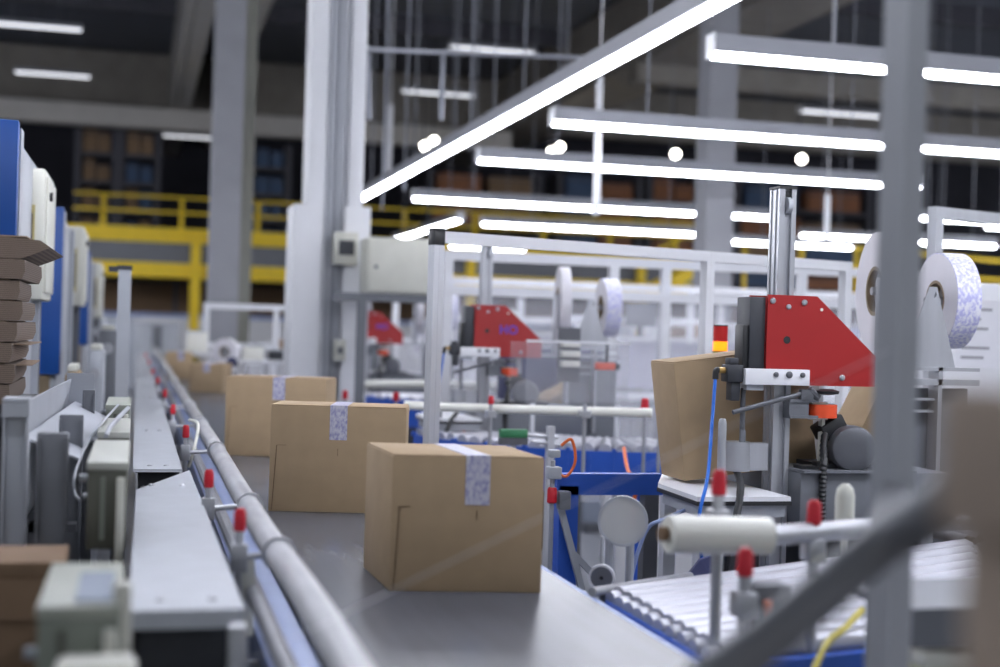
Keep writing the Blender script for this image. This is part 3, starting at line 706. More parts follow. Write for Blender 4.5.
S2 = sealer((m2.x, m2.y, 0), 'second case sealer with violet lettering on its red head, behind the aluminium guard frame', True)
m3 = at(366, 330, 11.8)
copy_tree(S2, (m3.x, m3.y, 0), 'third blurred red headed case sealer just right of the white column', group=None)
m4 = at(292, 330, 16.5)
copy_tree(S2, (m4.x + 0.25, m4.y, 0), 'farthest case sealer glimpsed left of the white column', group=None)

def reel(c, ax, ro, wid, label, printed=True):
    """roll of tape: windings, core, flat sides"""
    t = thing('tape_reel', label, 'tape reel', c)
    ax = Vector(ax).normalized()
    MB().ring(-ax * wid / 2, ax, ro, ro * 0.42, wid, 64).build('winding', REELP if printed else REEL, t)
    for s in (-1, 1):
        MB().ring(ax * (s * wid / 2 - (0.0015 if s < 0 else -0.0005)), ax, ro - 0.004, ro * 0.4, 0.001, 64).build('tape_side', REEL, t)
    MB().ring(-ax * (wid / 2 + 0.003), ax, ro * 0.42, ro * 0.36, wid + 0.006, 40).build('core', KRAFTG, t)
    MB().cyl(-ax * (wid / 2 + 0.012), ax * (wid / 2 + 0.012), 0.014, 12).cyl(-ax * 0.004, ax * 0.004, ro * 0.37, 24).build('hub', STEEL, t)
    return t
def reels_for(base, la, lb, la2=True):
    b = Vector((base[0], base[1], 0))
    reel(b + Vector((0.535, 0.33, 1.62)), (-0.97, 0.18, 0), 0.198, 0.055, la, False)
    reel(b + Vector((0.835, 0.42, 1.60)), (-0.99, 0.1, 0), 0.165, 0.085, lb, True)
reels_for(M1L, 'large white tape reel half hidden by the grey post', 'white tape reel with violet print on the triangular steel stand right of the post')
reels_for((m2.x, m2.y), 'white tape reel seen nearly edge on above the second sealer', 'white printed tape reel right of the edge on reel of the second sealer')
reels_for((m3.x, m3.y), 'blurred white tape reel over the third sealer, left of two', 'blurred white tape reel over the third sealer, right of two')

# carton leaning in the nearest sealer
lb_ = M1L + Vector((-0.231, 0.145, 1.0))
carton('carton', 'tilted brown carton passing behind the column of the nearest sealer', lb_, lb_ + Vector((0.45, 0.0, 0)), 0.37, 0.2, KRAFT, None, edge=False, z=1.003, rot=(0, -0.135, 0))
# open flap cartons beyond
p = at(858, 436, 4.95)
carton('carton', 'leaning brown carton glimpsed between the motor and the grey post', p, p + Vector((0.18, 0.02, 0)), 0.26, 0.18, KRAFT, None, edge=False, z=p.z, rot=(0, 0.5, 0))
t = thing('goods_stand', 'grey stand hidden behind the nearest motor under a leaning carton', 'stand', (p.x + 0.1, p.y + 0.1, 0))
zs_ = p.z - 0.088
MB().bx(-0.12, 0.14, -0.1, 0.14, zs_ - 0.03, zs_).build('top', GREYM, t)
MB().bx(-0.03, 0.03, -0.03, 0.03, 0, zs_ - 0.03).build('leg', DKSTEEL, t)
p = at(562, 432, 7.9)
carton('carton', 'tilted pale brown carton coming off the second sealer', p, p + Vector((0.26, 0.04, 0)), 0.2, 0.25, KRAFT, None, edge=False, z=p.z, rot=(0, -0.45, 0))

# signal tower behind the tilted carton
sp = at(720, 354, 5.0)
sl = thing('signal_tower', 'red and amber signal light standing behind the tilted carton', 'signal light', (sp.x, sp.y, 0))
MB().cyl((0, 0, 0), (0, 0, sp.z), 0.012, 12).cyl((0, 0, 0), (0, 0, 0.02), 0.06, 20).build('pole', ALU, sl)
MB().cyl((0, 0, sp.z), (0, 0, sp.z + 0.012), 0.026, 20).build('base_lens', OFFG, sl)
MB().cyl((0, 0, sp.z + 0.012), (0, 0, sp.z + 0.045), 0.026, 20).build('amber_lens', AMBER, sl)
MB().cyl((0, 0, sp.z + 0.045), (0, 0, sp.z + 0.1), 0.026, 20).build('red_lens', REDLENS, sl)
MB().cyl((0, 0, sp.z + 0.1), (0, 0, sp.z + 0.104), 0.027, 20).build('cap', BLACK, sl)

# ------------------------------------------------------------------ aluminium guard frames
def profile(mb, a, b, w=0.045, up=(0, 0, 1)):
    """slotted square profile"""
    a = Vector(a); b = Vector(b); z = (b - a).normalized()
    u = Vector(up); u = (u - z * u.dot(z)).normalized(); x = u.cross(z); q = w * 0.255
    for s1 in (-1, 1):
        for s2 in (-1, 1):
            o = x * (s1 * q) + u * (s2 * q); mb.bar(a + o, b + o, w * 0.49, w * 0.49, up)
    mb.bar(a, b, w * 0.94, w * 0.94, up)
    return mb
def guard(name, label, posts, zt, zmid=(), w=0.045, sheet=None, zs=(0.35, None), m=WHITE, cap=False, inter=()):
    """posts: ground points; rails between neighbours"""
    t = thing(name, label, 'guard frame', (posts[0][0], posts[0][1], 0))
    P = [Vector((p[0], p[1], 0)) for p in posts]
    dirn = (P[-1] - P[0]).normalized()
    for i, p in enumerate(P):
        po = profile(MB(), p, p + Vector((0, 0, zt)), w, (dirn.y, -dirn.x, 0)).build('post', ALU if i == 0 and cap else m, t, False)
        if cap and i == 0:
            MB().box(p + Vector((0, 0, zt + 0.004)), (w * 1.06, w * 1.06, 0.012), (0, 0, math.atan2(dirn.y, dirn.x)), 0.002).box(p + Vector((0, 0, zt - 0.026)), (w * 1.06, w * 1.06, 0.05), (0, 0, math.atan2(dirn.y, dirn.x)), 0.002).build('post_cap', BLACK, po, False)
    for a, b in zip(P, P[1:]):
        d = (b - a).normalized() * (w / 2)
        for z in (zt - w / 2,) + tuple(zmid):
            profile(MB(), a + d + Vector((0, 0, z)), b - d + Vector((0, 0, z)), w).build('rail', m, t, False)
        if sheet:
            z1 = (zmid[0] if zmid else zt) - w / 2
            n = Vector((d.y, -d.x, 0)).normalized() * 0.002
            q = [a + d + Vector((0, 0, zs[0])), b - d + Vector((0, 0, zs[0])), b - d + Vector((0, 0, z1)), a + d + Vector((0, 0, z1))]
            MB().prism([x - n for x in q], n, 0.004).build('sheet', sheet, t, False)
    for p in inter:
        p = Vector((p[0], p[1], 0)); profile(MB(), p, p + Vector((0, 0, zt - w)), w * 0.8).build('upright', m, t, False)
    return t
# front guard along this side of the second sealer
f0 = atz(437, 231, 1.8); f1 = atz(720, 251, 1.8); f2 = atz(846, 262, 1.8)
dr = (f2 - f0).normalized()
i1 = f0 + dr * ((f1 - f0).dot(dr)); i2 = f0 + dr * ((aty(815, 290, f2.y - 0.1) - f0).dot(dr)); f3 = f0 + dr * 2.0
guard('guard_fence', 'white aluminium guard frame with black capped front post standing beside the belt', [f0, i1, f2], 1.8, (), 0.042, None, cap=True, inter=[i2])
# frame beyond it
def line_guard(name, label, pxs, pyt, d, zt, zmid=(), sheet=HAZY, w=0.05, dd=0.0):
    P = []
    for i, px in enumerate(pxs):
        q = aty(px, 330, d); P.append((q.x, q.y))
    return guard(name, label, P, zt, zmid, w, sheet)
line_guard('guard_fence', 'white guard frame with milky sheets behind the second sealer', (446, 612, 664, 800, 920), 0, 8.6, 1.95, (1.70,), HAZY, 0.06)
line_guard('guard_fence', 'far white guard frame right of the grey concrete column', (206, 276, 300), 0, 15.5, 1.66, (1.2,), HAZY, 0.06)
line_guard('guard_fence', 'third row white guard frame beyond the milky sheets', (450, 560, 690, 760, 880, 1010), 0, 13.0, 1.95, (1.2,), HAZY, 0.06)
line_guard('guard_fence', 'fourth row white guard frame far behind the sealers', (395, 520, 600, 720, 860, 1000), 0, 16.6, 2.0, (1.3,), HAZY, 0.07)
# near right frame with the post that blurs across the picture
cornr = at(936, 207, 5.7)
guard('guard_fence', 'grey corner frame behind the printed tape reel at right', [(cornr.x, cornr.y), (cornr.x + 0.6, cornr.y + 0.2), (cornr.x + 1.4, cornr.y + 0.45)], cornr.z, (), 0.045, None, m=ALU)
np_ = at(897, 333, 1.9)
NP = Vector((np_.x, np_.y, 0))
t = thing('guard_post', 'blurred grey post standing nearest the camera at right', 'post', NP)
profile(MB(), NP + Vector((0, 0, 0.012)), NP + Vector((0, 0, 2.3)), 0.042, (0.3, -0.95, 0)).build('profile', mat('anodised grey profile', (168, 171, 178), 0.45, 0.1, 0.04, 8), t, False)
MB().box(NP + Vector((0, 0, 0.006)), (0.16, 0.16, 0.012)).build('foot_plate', DKSTEEL, t, False)
a = at(630, 734, 1.3); b = at(880, 546, 1.4); c = at(1030, 425, 1.25)
t2 = thing('brace_arm', 'blurred dark grey bar slanting across the foot of the near post', 'brace', (b.x, b.y, b.z - 0.1))
MB().tube([a, a.lerp(b, 0.5) + Vector((0, 0, -0.008)), b, b.lerp(c, 0.5) + Vector((0, 0, -0.01)), c], 0.024, 14, 6).build('bar', GREYM, t2, False)
MB().bar(b, NP + Vector((0, -0.01, b.z)), 0.03, 0.03).build('clamp_block', DKSTEEL, t2, False)
a = at(190, 689, 1.93); b = at(560, 509, 1.93); c = at(890, 350, 1.88)
tag(MB().tube([a, b, c], 0.0007, 6, 6).build('thin_cable', WHITE, None, False), 'thin pale cable strung from the near grey post across the nearest carton', 'cable')

# side machine at the right edge: cartons stacked close to the camera
q = at(1034, 500, 0.72)
for k in range(4):
    dx = (0.0, 0.006, -0.004, -0.022)[k]; z0 = (0.001, 0.452, 0.903, 1.347)[k]; h = (0.45, 0.45, 0.443, 0.08)[k]
    lab = ('bottom carton of the stack at the right edge, below the view', 'second carton up in the stack at the right edge', 'third carton up in the blurred stack at the right edge', 'blurred top carton of the stack at the right edge, jutting furthest left')[k]
    t = thing('stacked_carton', lab, 'carton', (q.x + dx, q.y, z0), group='cartons stacked at the right edge')
    MB().bx(0, 0.4, -0.25, 0.06, 0, h, 0.006).build('body', mat('grey brown board', (150, 134, 120), 0.85), t)
    MB().bx(0.002, 0.398, -0.12, -0.07, h, h + 0.001).build('tape', TAPEP, t)

# ------------------------------------------------------------------ curved roller conveyor at right
rc = thing('roller_conveyor', 'roller conveyor with white rollers curving from the nearest sealer to the belt', 'roller conveyor', (1.6, 3.1, 0))
RZ = 0.835
NR = 10
Ls, Rs = [], []
for i in range(NR):
    s = i / (NR - 1)
    L = Vector((1.08, 2.5 + 0.56 * s, RZ)); Rr = Vector((1.86 + 0.62 * s, 2.66 + 1.08 * s, RZ))
    Ls.append(L); Rs.append(Rr); ax = (Rr - L).normalized()
    ro = MB().cyl(L + ax * 0.03, Rr - ax * 0.03, 0.0245, 16).build('roller', ROLLER, rc, False)
    MB().cyl(L + ax * 0.002, L + ax * 0.03, 0.016, 10).build('axle_end', ROLLER, ro, False)
    MB().cyl(Rr - ax * 0.03, Rr - ax * 0.002, 0.016, 10).build('axle_end', ROLLER, ro, False)
# more rollers sweeping on round the bend to the right
BL_, BR_ = [], []
for i in range(12):
    s = i / 11; ang = math.radians(62 + 60 * s)
    L = Vector((2.1 + 0.55 * s, 3.95 + 0.1 * s - 0.2 * (1 - s), RZ)); Rr = Rs[-1] + Vector((0.06 + 0.75 * s, 0.07 + 0.25 * math.sin(s * PI / 2), 0))
    L = Rr + Vector((-0.02 + 0.12 * s, 0.36 + 0.1 * s, 0)); ax = (Rr - L).normalized(); BL_.append(L); BR_.append(Rr)
    ro = MB().cyl(L + ax * 0.03, Rr - ax * 0.03, 0.019, 14).build('roller', ROLLER, rc, False)
    MB().cyl(L + ax * 0.002, L + ax * 0.03, 0.013, 10).build('axle_end', BLACK, ro, False)
    MB().cyl(Rr - ax * 0.03, Rr - ax * 0.002, 0.016, 10).build('axle_end', BLACK, ro, False)
for Q in (BL_, BR_):
    sf = MB()
    for a, b in zip(Q, Q[1:]): sf.bar(a + Vector((0, 0, -0.05)), b + Vector((0, 0, -0.05)), 0.012, 0.09)
    sf.build('side_plate', GREYM, rc, False)
    for p in (Q[1], Q[-2]): MB().bx(p.x - 0.02, p.x + 0.02, p.y - 0.02, p.y + 0.02, 0, RZ - 0.09).build('leg', BLUEC, rc, False)
sf = MB()
for a, b in zip(Ls[:-1:3], Ls[3::3]): sf.bar(a + Vector((-0.006, 0, -0.05)), b + Vector((-0.006, 0, -0.05)), 0.008, 0.09)
sf.build('side_plate', BLUEC, rc, False)
sf = MB()
for a, b in zip(Rs[:-1:3], Rs[3::3]): sf.bar(a + Vector((0.012, -0.006, -0.05)), b + Vector((0.012, -0.006, -0.05)), 0.012, 0.11)
sf.build('side_plate', GREYM, rc, False)
MB().bar(Ls[0] + Vector((0, -0.045, -0.055)), Rs[0] + Vector((0, -0.045, -0.055)), 0.03, 0.09).build('front_beam', BLUEC, rc, False)
MB().bar(Ls[2] + Vector((0.02, 0, -0.13)), Rs[2] + Vector((-0.02, 0, -0.13)), 0.04, 0.05).bar(Ls[-3] + Vector((0.02, 0, -0.13)), Rs[-3] + Vector((-0.02, 0, -0.13)), 0.04, 0.05).build('cross_beam', BLUEC, rc, False)
for p in (Ls[1], Ls[-2], Rs[1], Rs[-2]):
    MB().bx(p.x - 0.02, p.x + 0.02, p.y - 0.02, p.y + 0.02, 0, RZ - 0.1).build('leg', BLUEC, rc, False)
# apron and tray at the near right
p0 = at(905, 604, 2.35); p1 = at(1040, 606, 2.15)
ty = thing('side_tray', 'grey steel tray edge in front of the curved rollers at lower right', 'tray', ((p0.x + p1.x) / 2, p0.y, 0))
zt = p0.z
MB().bx(p0.x - 0.02, p0.x + 0.75, p0.y - 0.05, p0.y + 0.22, zt - 0.012, zt).bx(p0.x - 0.02, p0.x + 0.75, p0.y - 0.06, p0.y - 0.05, zt - 0.06, zt + 0.004).build('tray', GREYM, ty, False)
for x in (p0.x + 0.03, p0.x + 0.68): MB().bx(x, x + 0.04, p0.y + 0.14, p0.y + 0.18, 0, zt - 0.012).build('leg', DKSTEEL, ty, False)
bq = thing('cream_bin', 'cream plastic bin below the grey tray at the lower right corner', 'bin', (p0.x + 0.22, p0.y + 0.02, 0.0))
MB().bx(-0.2, 0.3, -0.06, 0.1, 0, zt - 0.085, 0.012).build('body', mat('cream plastic', (222, 220, 184), 0.5, 0, 0.03, 6), bq)
MB().bx(-0.21, 0.31, -0.07, 0.11, zt - 0.1, zt - 0.075, 0.006).build('rim', CREAM, bq)

# tube rail with white sleeve and its red capped clamps
wr = thing('sleeve_rail', 'grey guide rod with a white plastic sleeve in front of the nearest sealer', 'guide rail', at(720, 536, 2.62) - Vector((0, 0, 0.1)))
s0 = at(668, 534, 2.6); s1 = at(768, 536, 2.66); s2 = at(880, 527, 3.0); s3 = at(1010, 519, 3.3)
MB().tube([s0, s0.lerp(s1, 0.5), s1], 0.036, 20, 4).build('sleeve', PVC, wr, False)
MB().tube([s1, s1.lerp(s2, 0.5), s2, s3], 0.021, 14, 6).build('rod', STEEL, wr, False)
MB().cyl(s0.lerp(s1, -0.08), s0.lerp(s1, -0.01), 0.014, 12).build('rod_end', BDARK, wr, False)
for px, pyc, pyb, d, lead in ((719, 486, 640, 2.72, 0), (745, 566, 660, 2.45, 1), (814, 516, 640, 2.78, 0)):
    c0 = at(px, pyc, d); c1 = at(px - 5, pyb, d)
    c = MB().cyl((c0.x, c0.y, 0.74), (c0.x, c0.y, c0.z - 0.018), 0.011, 12).bx(c0.x - 0.02, c0.x + 0.02, c0.y - 0.02, c0.y + 0.02, c0.z - 0.09, c0.z - 0.045, 0.004).build('clamp', STEEL, wr, False)
    MB().lathe((c0.x, c0.y, c0.z - 0.018), (0, 0, 1), [(0, 0.012), (0.004, 0.015), (0.042, 0.0135), (0.05, 0.009)], 14).build('red_cap', REDCAP, c, False)
    if lead:
        MB().bx(c0.x + 0.02, c0.x + 0.09, c0.y, c0.y + 0.05, c0.z - 0.13, c0.z - 0.035, 0.004).build('lug', GREYM, c, False)
        MB().bx(c0.x + 0.035, c0.x + 0.05, c0.y - 0.012, c0.y, c0.z - 0.17, c0.z - 0.06, 0.003).build('lug_edge', ORH, c, False)
p = at(845, 505, 3.15)
tag(MB().lathe((p.x, p.y, p.z - 0.05), (0, 0, 1), [(0, 0.022), (0.07, 0.022), (0.088, 0.018), (0.098, 0.008)], 16).cyl((p.x, p.y, 0.7), (p.x, p.y, p.z - 0.05), 0.008, 8).build('rounded_knob', CREAM, None, False), 'pale rounded knob standing upright left of the near grey post', 'knob')
# metal pin left of the blue hose
p = at(722, 440, 4.05)
tag(MB().lathe((p.x, p.y, 0.9), (0, 0, 1), [(0, 0.0125), (p.z + 0.05 - 0.9, 0.0125), (p.z + 0.062 - 0.9, 0.009)], 14).build('guide_pin', STEEL, None, False), 'upright grey metal pin in front of the tilted carton beside the blue hose', 'pin')

# reflector discs by the belt
p = at(623, 521, 3.7)
t = thing('round_reflector', 'round frosted disc on two stems beside the nearest carton', 'reflector', (p.x, p.y, 0))
vn = Vector((-0.45, -1, 0)).normalized()
MB().cyl(p - vn * 0.004 - Vector((p.x, p.y, 0)), p + vn * 0.008 - Vector((p.x, p.y, 0)), 0.062, 40).build('disc', FROST, t)
MB().ring(p - vn * 0.006 - Vector((p.x, p.y, 0)), vn, 0.067, 0.06, 0.016, 40).build('rim', LGREY, t)
for dx in (-0.03, 0.03): MB().cyl((dx, 0.02, 0), (dx, 0.02, p.z - 0.03), 0.011, 10).build('stem', LGREY, t)
p = at(602, 577, 3.45)
t = thing('dial_disc', 'small grey dial on a stem beside the belt edge', 'dial', (p.x, p.y, 0))
O = Vector((p.x, p.y, 0))
MB().cyl(p - O, p + vn * 0.012 - O, 0.03, 32).build('face', GREYM, t)
MB().ring(p - O, vn, 0.033, 0.0275, 0.015, 32).build('bezel', WHITE, t)
MB().cyl(p - O, p + vn * 0.016 - O, 0.005, 10).build('hub', BLACK, t)
MB().cyl((0, 0.006, 0), (0, 0.006, p.z + 0.1), 0.005, 8).build('stem', LGREY, t)
# guide rod low beside the belt
a = at(592, 592, 3.2); b = at(690, 576, 3.75)
t = thing('guide_rod', 'bright metal rod lying low between belt and white rollers', 'rod', (a.x, a.y, 0))
MB().tube([a, b], 0.011, 12, 1).build('rod', STEEL, t, False)
for q in (a.lerp(b, 0.1), a.lerp(b, 0.9)): MB().cyl((q.x, q.y, 0), (q.x, q.y, q.z), 0.008, 8).build('stem', DKSTEEL, t, False)

# blue framed roller conveyor leaving the second sealer
def blue_curve(cx, cy, lab, r0=0.55, r1=1.15, a0=185, a1=275, n=20, z=0.9):
    t = thing('roller_conveyor', lab, 'roller conveyor', (cx, cy, 0))
    def P(r, a, zz): return Vector((r * math.cos(a), r * math.sin(a), zz))
    for i in range(n):
        a = math.radians(a0 + (a1 - a0) * (i + 0.5) / n)
        MB().cyl(P(r0 + 0.012, a, z), P(r1 - 0.012, a, z), 0.026, 12, 0.034).build('roller', ROLLER, t)
    for r, m in ((r1, BLUEC), (r0, BLUEC)):
        s = MB(); q = [math.radians(a0 + (a1 - a0) * i / 16) for i in range(17)]
        for a, b in zip(q, q[1:]): s.bar(P(r, a, z - 0.1), P(r, b, z - 0.1), 0.012, 0.2)
        for a in q[::2]: s.cyl(P(r - 0.01, a, z + 0.002), P(r + 0.014, a, z + 0.002), 0.012, 8)
        s.build('side_plate', m, t)
    for a in (a0 + 8, (a0 + a1) / 2, a1 - 8):
        for r in (r0 + 0.03, r1 - 0.03):
            p = P(r, math.radians(a), 0); MB().bx(p.x - 0.025, p.x + 0.025, p.y - 0.025, p.y + 0.025, 0, z - 0.16).build('leg', BLUEC, t)
    return t
k = at(628, 440, 7.0)
blue_curve(k.x + 0.1, k.y + 0.6, 'blue framed curved conveyor of white rollers leaving the second sealer', 0.5, 1.1)
k = at(475, 400, 11.0)
blue_curve(k.x + 0.25, k.y + 0.4, 'far blue framed curved conveyor of the third sealer', 0.5, 1.1, n=14)
# blue stand beside the nearest carton
p0 = at(566, 480, 4.6)
t = thing('blue_stand', 'bright blue steel stand just right of the nearest carton', 'stand', (p0.x, p0.y, 0))
MB().bx(-0.02, 0.045, 0, 0.06, 0, p0.z - 0.02).build('post', BLUEC, t)
MB().bx(-0.03, 0.34, 0.0, 0.05, p0.z - 0.05, p0.z + 0.02).build('arm', BLUEC, t)
MB().bar((0.03, -0.01, 0.72), (0.2, -0.01, 0.55), 0.02, 0.02).bar((-0.03, -0.02, 0.9), (0.06, -0.02, 0.6), 0.02, 0.02).build('brace', LGREY, t)
MB().bx(-0.02, 0.32, -0.01, 0.04, 0, 0.04).bx(0.28, 0.33, 0, 0.05, 0, p0.z - 0.05).build('base', DKSTEEL, t)
# sensor head with red cap and orange hose on it
p = at(552, 497, 4.55)
t = thing('sensor_bracket', 'small metal sensor bracket with red cap and orange hose right of the nearest carton', 'sensor', (p.x, p.y, 0))
MB().cyl((0, 0, 0), (0, 0, p.z + 0.12), 0.008, 8).build('rod', STEEL, t)
MB().lathe((0, -0.0, p.z - 0.02), (0, 0, 1), [(0, 0.013), (0.004, 0.017), (0.045, 0.016), (0.052, 0.012)], 14).build('red_cap', REDCAP, t)
MB().bx(-0.02, 0.025, -0.025, 0.02, p.z + 0.06, p.z + 0.1, 0.004).build('sensor_block', LGREY, t)
MB().bx(-0.015, 0.02, -0.02, 0.02, p.z + 0.13, p.z + 0.155, 0.004).build('sensor_block', LGREY, t)
MB().tube([(0.0, -0.02, p.z + 0.09), (0.04, -0.02, p.z + 0.07), (0.07, -0.02, p.z + 0.12), (0.055, -0.02, p.z + 0.19), (0.02, -0.02, p.z + 0.17)], 0.005, 8, 6).build('orange_loop', ORH, t)
MB().bx(0.02, 0.06, -0.02, 0.02, p.z - 0.04, p.z + 0.02, 0.004).build('fitting', GREYM, t)
a = at(624, 448, 6.0)
tag(MB().tube([a, at(628, 470, 5.8), at(640, 490, 5.6), at(634, 500, 5.6), at(630, 560, 5.6)], 0.008, 8, 6).build('orange_hose', ORH, None, False), 'orange air hose hanging down in front of the blue curved conveyor', 'hose')
a = at(704, 512, 3.9)
tag(MB().tube([at(690, 508, 4.1), at(662, 520, 4.0), at(648, 528, 4.0), at(637, 555, 4.0), at(628, 592, 4.0)], 0.006, 8, 6).build('blue_hose', BLUEL, None, False), 'pale blue hose looping right of the frosted disc', 'hose')
tag(MB().tube([at(862, 610, 2.9), at(845, 628, 2.7), at(826, 645, 2.6), at(806, 690, 2.5)], 0.007, 8, 6).build('yellow_cable', mat('yellow cable jacket', (190, 176, 60), 0.5), None, False), 'yellow cable curving below the rollers left of the near post', 'cable')
t = thing('navy_deflector', 'dark navy angled plate right of the grey dial behind the white rollers', 'plate', at(700, 575, 3.9))
a = at(700, 575, 3.9)
MB().prism([at(683, 582, 3.8), at(712, 578, 3.9), at(712, 556, 3.9), at(700, 560, 3.85)], (0.2, 1, 0), 0.02).bx(a.x - 0.02, a.x + 0.02, a.y + 0.03, a.y + 0.05, 0, a.z).build('plate', NAVY, t, False)

# white guide pipe with red caps in front of the second sealer
wp = thing('guide_pipe', 'long white guide pipe with red capped clamps in front of the second sealer', 'guide rail', at(520, 410, 6.2) - Vector((0, 0, 0.1)))
g = [at(405, 405, 6.5), at(440, 407, 6.45), at(540, 410, 6.3), at(652, 413, 6.2)]
MB().tube(g, 0.021, 14, 4).build('pipe', PVC, wp, False)
for px, d in ((491, 6.33), (437, 6.42), (585, 6.22)):
    c = at(px, 404, d - 0.03)
    co = MB().cyl((c.x, c.y, 0.7), (c.x, c.y, c.z), 0.009, 8).bx(c.x - 0.02, c.x + 0.02, c.y - 0.03, c.y + 0.03, c.z - 0.06, c.z - 0.03).build('clamp', STEEL, wp, False)
    if px == 491: MB().lathe((c.x, c.y, c.z), (0, 0, 1), [(0, 0.012), (0.004, 0.014), (0.03, 0.013), (0.036, 0.01)], 12).build('red_cap', REDCAP, co, False)
for px, py, d, lab in ((345, 396, 9.0, 'small red capped pin above the second carton left of the front guard post'), (396, 398, 8.4, 'small red capped pin just left of the front guard post'), (660, 408, 6.3, 'red capped pin left of the tilted carton, right of two'), (645, 406, 6.4, 'red capped pin left of the tilted carton, left of two')):
    c = at(px, py, d)
    t = thing('capped_pin', lab, 'pin', (c.x, c.y, 0))
    MB().cyl((0, 0, 0), (0, 0, c.z - 0.02), 0.009, 8).build('rod', STEEL, t)
    MB().lathe((0, 0, c.z - 0.02), (0, 0, 1), [(0, 0.015), (0.004, 0.019), (0.05, 0.017), (0.056, 0.012)], 12).build('red_cap', REDCAP, t)
# second white rail further back
tag(MB().tube([at(360, 384, 9.6), at(430, 384, 9.6), at(520, 388, 9.4)], 0.028, 10, 2).cyl(at(362, 384, 9.6), (at(362, 384, 9.6).x, at(362, 384, 9.6).y, 0), 0.02, 8).cyl(at(518, 388, 9.4), (at(518, 388, 9.4).x, at(518, 388, 9.4).y, 0), 0.02, 8).build('white_rail', PVC, None, False), 'white tube rail beyond the front guard post at the third sealer', 'guide rail')
# clear acrylic cover of the second sealer
a = at(527, 342, 6.7); b = at(640, 346, 6.7)
t = thing('acrylic_cover', 'clear acrylic cover with bright top edge over the second sealer outfeed', 'cover', (a.x, a.y, 0.9))
zc = a.z
MB().bx(a.x, b.x, a.y, a.y + 0.006, 1.1, zc).bx(a.x, b.x, a.y + 0.3, a.y + 0.306, 1.1, zc).bx(b.x - 0.006, b.x, a.y + 0.006, a.y + 0.3, 1.1, zc).build('sheet', CLEAR, t, False)
MB().bx(a.x, b.x, a.y - 0.004, a.y + 0.01, zc, zc + 0.012).bx(b.x - 0.01, b.x, a.y, a.y + 0.3, zc, zc + 0.012).build('top_edge', WHITE, t, False)
MB().bx(a.x + 0.06, a.x + 0.08, a.y + 0.1, a.y + 0.12, 0.0, 1.1).build('stand', ALU, t, False)
MB().bx(b.x - 0.03, b.x - 0.01, a.y + 0.1, a.y + 0.12, 0.0, 1.1).build('stand', ALU, t, False)
p = at(608, 366, 6.85)
t = thing('orange_sensor', 'orange and black sensor inside the clear acrylic cover', 'sensor', p)
MB().bx(-0.055, 0.04, 0, 0.05, -0.02, 0.015, 0.005).build('body', ORANGE, t)
MB().bx(0.04, 0.065, 0, 0.05, -0.018, 0.012, 0.004).cyl((0, 0.02, 0.015), (0, 0.02, zc - p.z), 0.008, 8).build('mount', BLACK, t)
p = at(572, 352, 6.9)
t = thing('terminal_block', 'pale green and white terminal block beside the second tape stand', 'terminal block', p)
for k in range(3): MB().bx(-0.05, 0.045, 0, 0.04, -0.035 + k * 0.05 - 0.04, -0.035 + k * 0.05 - 0.01, 0.003).build('strip', PVC, t)
MB().bx(-0.06, 0.055, 0.04, 0.05, -0.15, 0.12).build('back_plate', DKSTEEL, t)
p = at(540, 392, 8.3)
t = thing('navy_cover', 'large dull navy machine cover below the second tape reels', 'machine cover', (p.x, p.y, 0))
MB().bx(-0.2, 0.42, 0, 0.3, 0.9, 1.36, 0.06).build('shell', NAVY, t)
MB().bx(-0.1, 0.3, 0.05, 0.25, 0, 0.9).build('pedestal', DKSTEEL, t)
p = at(528, 438, 5.9)
t = thing('green_strip_bracket', 'green topped strip on rods behind the nearest carton', 'bracket', (p.x, p.y, 0))
MB().bx(-0.12, 0.0, 0, 0.04, p.z + 0.0, p.z + 0.035, 0.004).build('green_strip', GREEN, t)
MB().bx(-0.12, 0.0, 0, 0.04, p.z - 0.03, p.z).build('body', DKSTEEL, t)
MB().cyl((0.0, 0.02, p.z + 0.012), (0.14, 0.02, p.z + 0.002), 0.008, 8).cyl((0.02, 0.02, p.z - 0.015), (0.15, 0.02, p.z - 0.03), 0.008, 8).build('rod', STEEL, t)
MB().bx(-0.07, -0.05, 0.01, 0.03, 0, p.z - 0.03).bx(0.09, 0.12, 0.0, 0.04, 0, p.z + 0.05).build('stem', ALU, t)
# white notice sheet on an enclosure at the right edge
p = at(978, 330, 6.5)
t = thing('white_enclosure', 'white panelled enclosure at the right edge behind the printed tape reel', 'enclosure', (p.x, p.y, 0))
MB().bx(-0.17, 0.9, 0, 0.8, 0.05, 1.74, 0.008).bx(-0.15, 0.88, 0.05, 0.75, 0, 0.05).build('body', WHITE, t)
ns = MB().bx(-0.12, 0.12, -0.004, 0, 1.34, 1.66).build('notice', PAPER, t)
for k in range(6):
    w = (0.16, 0.1, 0.14, 0.05, 0.15, 0.12)[k]; MB().bx(-0.09, -0.09 + w, -0.0055, -0.004, 1.61 - k * 0.045, 1.622 - k * 0.045).build('printed_line', INK, ns)

